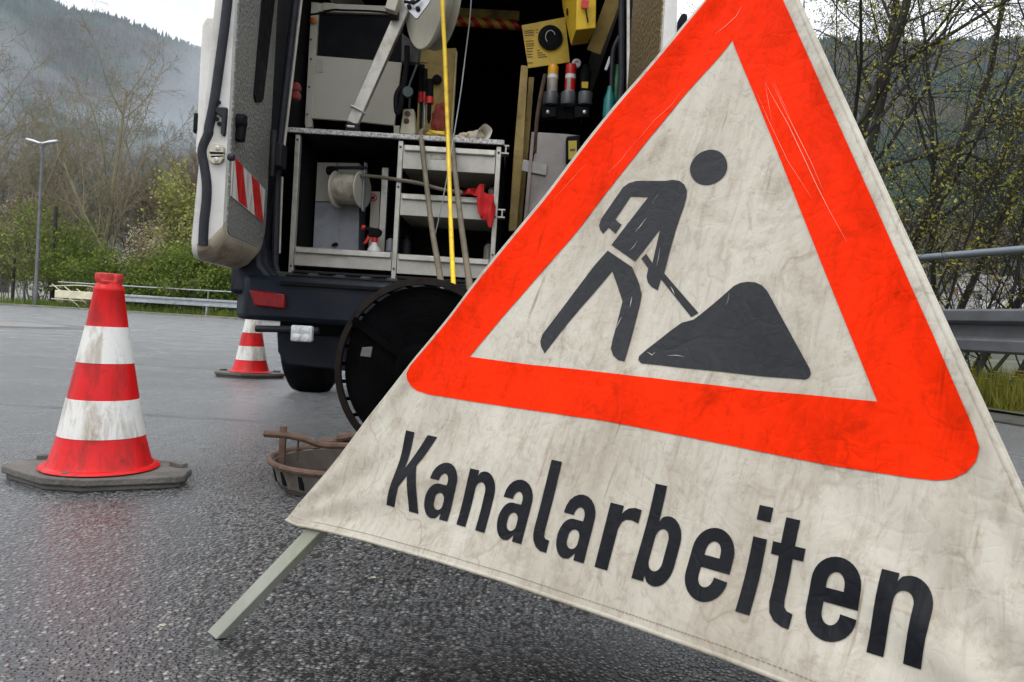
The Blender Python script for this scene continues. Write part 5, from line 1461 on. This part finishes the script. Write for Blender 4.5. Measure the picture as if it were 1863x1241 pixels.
blob('red_bag', e2(618, 920), 3.58, .042, .04, .085, 3, M('red yellow bag cloth', (.20, .022, .012), .8, 0, .4, 14, (.35, .2, .02), .9, 10), 'dark red cloth bag with yellow bands behind the yellow hose', 'bag')
blob('yellow_glove', e2(590, 1012), 3.46, .052, .035, .016, 5, M('yellow glove', (.62, .42, .03), .8, 0, .2, 14, (.45, .4, .3), .9, 14), 'yellow work glove lying flat on the worktop, left of the hoses', 'glove', .4)
# work glove with open cuff
gl = thing('work_glove', 'light work glove with open cuff lying at the right end of the worktop', 'glove', tuple(at(*e2(880, 1050), 3.44)))
hand = smooth_path([at(*e2(750, 1040), 3.44), at(*e2(800, 1035), 3.44), at(*e2(860, 1030), 3.44), at(*e2(915, 1020), 3.44), at(*e2(940, 1005), 3.44)], 5)
mb = MB(); mb.tube(hand, [.012 + .014 * min(1, i / 10) * (1 + .3 * noise.noise(Vector((i * .4, 0, 0)))) for i in range(len(hand))], 14)
for k, (x0, y0, x1, y1) in enumerate(((800, 1040, 738, 1030), (815, 1045, 745, 1048), (830, 1020, 770, 1015), (880, 1040, 850, 1056))): mb.tube([at(*e2(x0, y0), 3.42 - .006 * k), at(*e2((x0 + x1) / 2, (y0 + y1) / 2 - 5), 3.415), at(*e2(x1, y1), 3.42)], [.012, .010, .007], 10)
part('hand', mb, MT['glove'], gl, 60)
cuff0 = at(*e2(925, 1020), 3.44); ca = (at(*e2(968, 990), 3.38) - cuff0).normalized()
mb = MB(); mb.lathe([(.022, -.01), (.026, .02), (.033, .055), (.035, .058), (.032, .055), (.024, .02), (.018, .0)], cuff0, ca, 26, 0, lambda t, h: 1 + .10 * math.sin(2 * t + 1) + .05 * math.sin(5 * t)); mb.f = mb.f[:-2]; mb.mi = mb.mi[:-2]
part('cuff', mb, M('glove cuff', (.60, .55, .47), .9, 0, .15, 30), gl, 60)

# hoses and wire hanging in the opening
def hose(name, pix, Y, r, mat, label, cat, n=10):
    pts = [at(x, y, Y if not isinstance(Y, list) else Y[i]) for i, (x, y) in enumerate(pix)]
    mb = MB(); mb.tube(smooth_path(pts, 6), r, n); return tag(part(name, mb, mat), label, cat)


hose('yellow_hose', [(803, -60), (806, 30), (809, 90), (812, 170), (815, 250), (818, 340), (821, 430), (825, 520), (826, 560)], [2.96, 2.96, 2.96, 2.95, 2.92, 2.84, 2.70, 2.46, 2.34], .0085, MT['yellow_hose'], 'bright yellow hose hanging straight down in front of the drawers', 'hose')
hose('brown_hose', [(775, 236), (766, 242), (768, 268), (773, 310), (780, 370), (788, 430), (797, 480), (803, 520), (805, 550)], [3.46, 3.37, 3.322, 3.28, 3.18, 3.0, 2.76, 2.46, 2.34], .0115, MT['brown_hose'], 'dirty brown hose draped over the worktop, left of the yellow hose', 'hose')
hose('brown_hose', [(818, 238), (821, 250), (825, 285), (831, 340), (838, 400), (846, 460), (854, 515), (857, 545)], [3.46, 3.35, 3.30, 3.18, 2.98, 2.74, 2.46, 2.34], .0115, MT['brown_hose'], 'dirty brown hose draped over the worktop, right of the yellow hose', 'hose')
hose('steel_wire', [(861, -60), (855, 30), (848, 90), (838, 170), (826, 245), (812, 330), (800, 390), (791, 430), (789, 450), (792, 480), (800, 510)], 3.26, .0028, MT['galv'], 'thin steel wire slanting down across the open van', 'wire', 6)

# right half of the load space
mb = MB()
for px in (1060, ): pass
k = [(948, 118), (961, 120), (951, 300), (940, 420), (925, 420), (936, 260)]
tag(plate('yellow_post', k, 3.70, .03, MT['wood_yellow'], None, .003, base_of(k, 3.7)), 'yellow wooden post at the edge of the dark gangway, left one', 'post', 'yellow posts in the van')
k = [(962, 140), (972, 140), (962, 270), (948, 420), (937, 420), (952, 270)]
tag(plate('yellow_post', k, 3.78, .03, MT['wood_yellow'], None, .003, base_of(k, 3.78)), 'darker yellow wooden post close behind the right side of the first post', 'post', 'yellow posts in the van')
# sloping yellow rail high on the right wall
mb = MB(); mb.bar(at(1080, 95, 3.55), at(1128, -30, 3.40), .07, .02, (0, 1, 0)); tag(part('wall_rail', mb, MT['wood_yellow'], None, 30, .003, org=tuple(at(1080, 95, 3.55))), 'yellow wooden rail slanting up the right inner wall of the van', 'rail')
# ribbed black barrel far back in the gangway and barrier pole
bq = at(870, 150, 5.0); t = thing('barrier_pole', 'red and yellow striped pole lying high up in the dark gangway', 'pole', tuple(at(835, 40, 4.6)))
a, b = at(820, 38, 4.6), at(942, 46, 4.6)
for i in range(10):
    p, q = a.lerp(b, i / 10), a.lerp(b, (i + 1) / 10); mb = MB(); r0 = .03; d = (q - p).normalized(); u = Vector((0, 0, 1)); sh = .03
    A = []
    for end, c in ((0, p), (1, q)):
        for jn in range(12):
            an = jn * math.pi / 6; A.append(c + Vector((0, math.cos(an), 0)) * r0 + u * math.sin(an) * r0 + d * sh * -math.sin(an))
    mb.add(A, [(j, (j + 1) % 12, 12 + (j + 1) % 12, 12 + j) for j in range(12)]); part('stripe', mb, MT['red'] if i % 2 else MT['yellow'], t, 60)
mb = MB(); a, b = at(825, 24, 4.62), at(945, 30, 4.62); mb.bar(a, b, .06, .03); tag(part('shelf_board', mb, MT['wood_yellow'], None, 30, .004, org=tuple(a)), 'yellow wooden board directly above the striped pole', 'board')
mb = MB(); c = at(873, 160, 5.1); mb.lathe([(.24, -.55), (.25, -.1), (.24, -.05), (.25, 0), (.24, .04), (.23, .06), (.0, .06)], c, (0, 0, 1), 40); tag(part('black_barrel', mb, MT['reel_black'], None, 40, org=(c.x, c.y, c.z - .55)), 'black ribbed barrel standing far back in the dark gangway', 'barrel')
# yellow card with black disc
cdp = [(949, 46), (1028, 31), (1037, 113), (961, 124)]
cdt = thing('yellow_card', 'yellow instruction card with lines of print and a round black disc', 'card', base_of(cdp, 3.74))
plate('card', cdp, 3.74, .006, MT['yellow'], cdt, .001)
mb = MB()
f3 = lambda x, y: (900 + x / 4.1375, y / 4.1375)
for i, (x, y, l) in enumerate([(222, 235, 70), (224, 250, 72), (226, 268, 66), (232, 312, 62), (234, 332, 66), (236, 348, 60), (240, 368, 50), (240, 388, 46), (242, 410, 40), (244, 430, 42), (246, 476, 44), (310, 225, 20), (312, 245, 16), (318, 380, 24), (320, 400, 40), (324, 416, 60), (326, 432, 70)]):
    a = at(*f3(x, y), 3.738); b = at(*f3(x + l, y - l * .10), 3.738); mb = MB(); mb.bar(a, b, .0035, .0012); part('print_line', mb, MT['print'], cdt)
dc_ = at(*f3(418, 286), 3.733); mb = MB(); mb.lathe([(.056, 0), (.062, .006), (.060, .012), (.040, .016), (.034, .012), (.0, .012)], dc_, (.05, -1, 0), 40); dk = part('disc', mb, MT['black'], cdt, 40)
mb = MB(); mb.tube([dc_ + Vector((.024 * math.cos(R(a)), -.017, .031 * math.sin(R(a)))) for a in range(20, 240, 12)], .0016, 6); part('rim_line', mb, MT['label_white'], dk)
# yellow box
bxp = [f3(525, -40), f3(650, -40), f3(770, -20), f3(760, 215), f3(610, 232)]
yb2 = thing('yellow_box', 'yellow box with a dark slot fixed high on the right inner wall', 'box', base_of([f3(610, 340)], 3.42))
A = [at(*f3(x, y), Y) for x, y, Y in ((622, -60, 3.36), (765, -60, 3.38), (762, 212, 3.38), (610, 228, 3.36), (505, -60, 3.56), (505, 50, 3.56), (575, 345, 3.56), (700, 330, 3.58), (720, -60, 3.58))]
mb = MB(); mb.add(A, [(0, 1, 2, 3), (0, 3, 6, 5, 4), (3, 2, 7, 6), (1, 8, 7, 2), (0, 4, 8, 1), (4, 5, 6, 7, 8)]); part('housing', mb, MT['yellow'], yb2, 30, .004)
plate('slot', [f3(683, 70), f3(692, 68), f3(708, 165), f3(698, 170)], 3.358, .006, MT['black'], yb2, .001)
plate('red_label', [f3(655, -10), f3(712, 5), f3(700, 62), f3(652, 60)], 3.35, .006, MT['red'], yb2, .001)
plate('side_slot', [f3(542, 60), f3(552, 60), f3(552, 100), f3(544, 98)], 3.47, .03, MT['black'], yb2, .001)
# spray cans in a holder
hold = thing('can_holder', 'black double holder rack with round chrome clips on the right wall', 'holder', tuple(at(1015, 215, 3.66)))
for px, sp_ in ((1001, 0), (1035, 0)):
    pass
plate('back_plate', [f3(350, 700), f3(720, 690), f3(710, 900), f3(345, 890)], 3.70, .02, MT['black'], hold)
for cx_ in (410, 660):
    plate('clip_box', [f3(cx_ - 60, 800), f3(cx_ + 55, 795), f3(cx_ + 55, 880), f3(cx_ - 60, 890)], 3.64, .06, MT['black'], hold, .006)
    q = at(*f3(cx_ - 10 + (28 if cx_ > 500 else 0), 845), 3.635); mb = MB(); mb.lathe([(.010, 0), (.010, .004), (.004, .008), (0, .008)], q, (0, -1, 0), 14); part('clip_stud', mb, MT['steel'], hold)
for cx_ in (418, 550, 680):
    q = at(*f3(cx_, 790), 3.65); mb = MB(); mb.lathe([(.032, 0), (.036, .01), (.036, .055), (.034, .06)], q, (0, 0, 1), 24); mb.f = mb.f[:-1]; mb.mi = mb.mi[:-1]; part('cup', mb, M('grey translucent cup', (.10, .105, .11), .35), hold, 40)
gc = 'spray cans in the holder'
for cx_, capm, lab, body in ((426, MT['amber'], 'spray can with a rounded orange yellow cap', MT['label_grey']), (560, MT['red'], 'spray can with a flat red cap, right of the yellow capped one', MT['label_grey'])):
    q = at(*f3(cx_, 770), 3.65); tp = at(*f3(cx_, 487), 3.65); h = tp.z - q.z
    t = thing('spray_can', lab, 'spray can', tuple(q), gc)
    mb = MB(); mb.lathe([(.024, 0), (.026, .005), (.026, h * .72), (.024, h * .76), (.021, h * .79)], q, n=24); bd = part('can_body', mb, body, t)
    mb = MB(); mb.lathe([(.0264, h * .62), (.0264, h * .72)], q, n=24); mb.f = mb.f[:-2]; mb.mi = mb.mi[:-2]; part('label', mb, MT['label_white'], bd)
    if capm is MT['red']:
        mb = MB(); mb.lathe([(.0266, h * .30), (.0266, h * .60)], q, n=24); mb.f = [f for i, f in enumerate(mb.f[:-2]) if 3 <= i % 24 <= 11 or 15 <= i % 24 <= 20]; mb.mi = [0] * len(mb.f); part('label', mb, MT['red'], bd, fix=False)
    mb = MB(); mb.lathe([(.0255, h * .74), (.0262, h * .80), (.0258, h * .93), (.021, h * .985), (.010, h), (0, h)] if capm is MT['amber'] else [(.0255, h * .74), (.0268, h * .77), (.0262, h * .98), (.024, h), (0, h)], q, n=24); part('cap', mb, capm, t, 50)
k = [f3(640, 545), f3(725, 545), f3(720, 690), f3(640, 690)]
t = thing('small_canister', 'dark canister with a small yellow label, right of the red capped spray can', 'canister', base_of(k, 3.66)); q = Vector(base_of(k, 3.66))
mb = MB(); mb.lathe([(.022, 0), (.026, .004), (.026, .10), (.018, .115), (.018, .13), (0, .132)], q, n=20); part('canister_body', mb, MT['black'], t); plate('label', [f3(655, 615), f3(705, 615), f3(702, 665), f3(655, 662)], 3.628, .004, MT['yellow'], t, .001)
# hanging hooks and bottles on the right
mb = MB(); mb.tube(smooth_path([at(*f3(*p), 3.42) for p in ((940, 275), (900, 360), (890, 420), (885, 520), (880, 690))], 5), .012, 8); tag(part('iron_hook', mb, MT['black_metal'], org=tuple(at(*f3(900, 360), 3.42))), 'dark iron hook hanging at the right door pillar', 'hook')
mb = MB(); mb.bar(at(*f3(872, 428), 3.44), at(*f3(835, 530), 3.44), .014, .008); tag(part('steel_bar', mb, MT['steel'], None, 30, .002, org=tuple(at(*f3(850, 480), 3.44))), 'short bright steel bar beside the iron hook', 'bar')
mb = MB(); q = at(*f3(855, 900), 3.42); mb.lathe([(.020, 0), (.028, .01), (.026, .09), (.014, .13), (.012, .15), (0, .15)], q, n=18); tag(part('teal_bottle', mb, MT['teal'], org=tuple(q)), 'teal plastic bottle low on the right door pillar', 'bottle')
mb = MB(); q = at(*f3(905, 800), 3.45); mb.lathe([(.020, 0), (.030, .02), (.028, .12), (.012, .17), (.010, .19), (0, .19)], q, n=18); tag(part('green_bottle', mb, MT['green'], org=tuple(q)), 'green plastic bottle behind the teal one on the right door pillar', 'bottle')
mb = MB(); q = at(*f3(615, 480), 3.7); mb.lathe([(.022, -.01), (.022, .01), (.012, .012), (.010, .0), (0, 0)], q, (0, -1, 0), 18); tag(part('white_socket', mb, MT['label_white'], org=tuple(q)), 'small round white socket above the red capped spray can', 'socket')
mb = MB(); mb.tube(smooth_path([at(*f3(*p), 3.6) for p in ((380, 560), (350, 700), (325, 850), (310, 990), (300, 1150))], 5), .010, 8); tag(part('rusty_rod', mb, MT['rust'], org=tuple(at(*f3(325, 850), 3.6))), 'thin rusty rod hanging left of the spray can holder', 'rod')
# steel cabinet sheet
k = [f3(322, 995), f3(560, 1010), f3(640, 1020), f3(640, 1900), f3(180, 1900)]
sc2 = thing('steel_locker', 'dull bare steel locker below the spray can holder', 'locker', base_of(k, 3.60))
plate('front_sheet', k, 3.60, .12, M('dull steel sheet', (.22, .20, .185), .4, .5, .2, 4, (.12, .09, .06), .5, 5), sc2)
plate('edge_strip', [f3(278, 992), f3(302, 995), f3(225, 1900), f3(195, 1900)], 3.57, .03, M('pinkish strip', (.24, .19, .17), .5), sc2)
c = at(965, 305, 3.59); mb = MB(); mb.obox(c + Vector((.02, 0, 0)), (.06, 0, -.008), (0, .008, 0), (.002, 0, .028)); part('tape_patch', mb, M('clear tape', (.28, .26, .24), .15), sc2, 30, .003)
k = [f3(540, 1025), f3(640, 1015), f3(660, 1215), f3(540, 1220)]
t = thing('oil_canister', 'black oil canister with a yellow label in front of the steel locker', 'canister', base_of(k, 3.53)); plate('canister_body', k, 3.53, .06, MT['black'], t, .008); plate('label', [f3(556, 1060), f3(618, 1058), f3(618, 1198), f3(556, 1200)], 3.526, .006, M('oil label', (.42, .32, .03), .5), t, .001)
plate('label_print', [f3(566, 1120), f3(606, 1118), f3(606, 1136), f3(566, 1138)], 3.5245, .003, M('brown print', (.12, .06, .02), .6), t, 0)

# ------------------------------------------------------------------ big hose reel behind the bumper
HC = Vector((-.255, 2.32, .282)); HA = Vector((-.22, -.97, .05)).normalized()
reel = thing('hose_reel', 'big dark steel hose reel standing on edge behind the van bumper', 'hose reel', (HC.x, HC.y, 0))
hx_ = HA.cross(Vector((0, 0, 1))).normalized(); hz_ = hx_.cross(HA)
ringp = lambda r_, h: [HC + HA * h + (hx_ * math.cos(t * math.pi / 40) + hz_ * math.sin(t * math.pi / 40)) * r_ for t in range(80)]
for h in (.085, -.085):
    mb = MB(); mb.lathe([(.258, h - .004), (.258, h - .006), (.280, h), (.258, h + .006), (.258, h + .004), (.258, h - .004)], HC, HA, 80); mb.f = mb.f[:-2]; mb.mi = mb.mi[:-2]; part('rim', mb, M('worn brown steel', (.009, .0065, .005), .75, 0, .5, 20, spec=.10), reel, 50)
for k in range(30):
    a = k * math.pi / 15; d = hx_ * math.cos(a) + hz_ * math.sin(a); mb = MB(); mb.tube([HC + d * .269 + HA * .084, HC + d * .269 - HA * .084], .006, 6); part('rung', mb, MT['reel_black'], reel)
mb = MB(); mb.lathe([(.05, .07), (.252, .070), (.256, .06), (.256, -.06), (.252, -.07), (.05, -.07)], HC, HA, 60); part('wound_hose', mb, MT['reel_black'], reel, 30)
mb = MB()
for k in range(7): mb.tube(ringp(.10 + k * .0225, .067), .004, 8, closed=True)
part('hose_coil', mb, MT['reel_black'], reel, 60)
for k in range(4):
    a = k * math.pi / 2 + .55; d = hx_ * math.cos(a) + hz_ * math.sin(a); mb = MB(); mb.bar(HC + d * .05 + HA * .092, HC + d * .265 + HA * .092, .022, .006, tuple(HA)); part('spoke', mb, MT['reel_black'], reel, 30, .001)
mb = MB(); mb.lathe([(.075, .07), (.075, .10), (.05, .12), (.02, .125), (.02, .15), (0, .15)], HC, HA, 30); part('hub', mb, MT['reel_black'], reel, 40)
plate('grey_sticker', [(659, 632), (677, 631), (674, 650), (655, 648)], 2.20, .01, M('dull grey sticker', (.09, .08, .07), .7), reel, .001)
mb = MB(); mb.obox((HC.x, HC.y, .012), (.2, 0, 0), (0, .10, 0), (0, 0, .012)); part('foot', mb, MT['reel_black'], reel, 30, .003)

# ------------------------------------------------------------------ misty air
def vol(name, mb, dens, col, aniso=0.0):
    m = bpy.data.materials.new(name); m.use_nodes = True; n_ = m.node_tree; n_.nodes.clear()
    o_ = n_.nodes.new('ShaderNodeOutputMaterial'); v = n_.nodes.new('ShaderNodeVolumePrincipled')
    v.inputs['Color'].default_value = (*col, 1); v.inputs['Density'].default_value = dens; v.inputs['Anisotropy'].default_value = aniso
    n_.links.new(v.outputs[0], o_.inputs['Volume'])
    ob = part(name, mb, m, None, None); ob['kind'] = 'stuff'; return ob


HAZE = .00014
mb = MB(); mb.box(-1400, 1400, -60, 1300, -1.4, 470); vol('haze', mb, HAZE, (.78, .89, 1.0))


def mist_field(x0, x1, y0, y1, z0, z1, dens):
    """drifting wisps: one box of air whose density follows noise and thins out towards its faces"""
    m = bpy.data.materials.new('drifting mist'); m.use_nodes = True; n_ = m.node_tree; n_.nodes.clear()
    o_ = n_.nodes.new('ShaderNodeOutputMaterial'); v = n_.nodes.new('ShaderNodeVolumePrincipled'); v.inputs['Color'].default_value = (.88, .94, 1.0, 1)
    tcn = n_.nodes.new('ShaderNodeTexCoord')
    f = noise_(n_, coords(n_, (.0085, .006, .015), (0, R(-24), 0)), 1, 5, .62, .8)
    wisps = ramp(n_, f, (.49, 0.0), (.64, 1.0))
    sp_ = nd(n_, 'ShaderNodeSeparateXYZ'); n_.links.new(tcn.outputs['Generated'], sp_.inputs[0])
    fx = ramp(n_, sp_.outputs[0], (0, 0.0), (.12, 1.0), (.85, 1.0), (1, 0.0)); fy = ramp(n_, sp_.outputs[1], (0, 0.0), (.2, 1.0), (.8, 1.0), (1, 0.0)); fz = ramp(n_, sp_.outputs[2], (0, 1.0), (.35, .8), (.6, .2), (.85, 0.0))
    low = ramp(n_, sp_.outputs[2], (0, .38), (.30, 0.0))
    tot = mixc(n_, 1.0, wisps, low, 'ADD')
    tot = mixc(n_, 1.0, mixc(n_, 1.0, mixc(n_, 1.0, tot, fx, 'MULTIPLY'), fy, 'MULTIPLY'), fz, 'MULTIPLY')
    k = nd(n_, 'ShaderNodeMath', operation='MULTIPLY'); n_.links.new(tot, k.inputs[0]); k.inputs[1].default_value = dens
    n_.links.new(k.outputs[0], v.inputs['Density']); n_.links.new(v.outputs[0], o_.inputs['Volume'])
    mb = MB(); mb.box(x0, x1, y0, y1, z0, z1)
    ob = part('mist_bank', mb, m, None, None); ob['kind'] = 'stuff'


mist_field(-560, -90, 200, 640, 0, 235, .028)
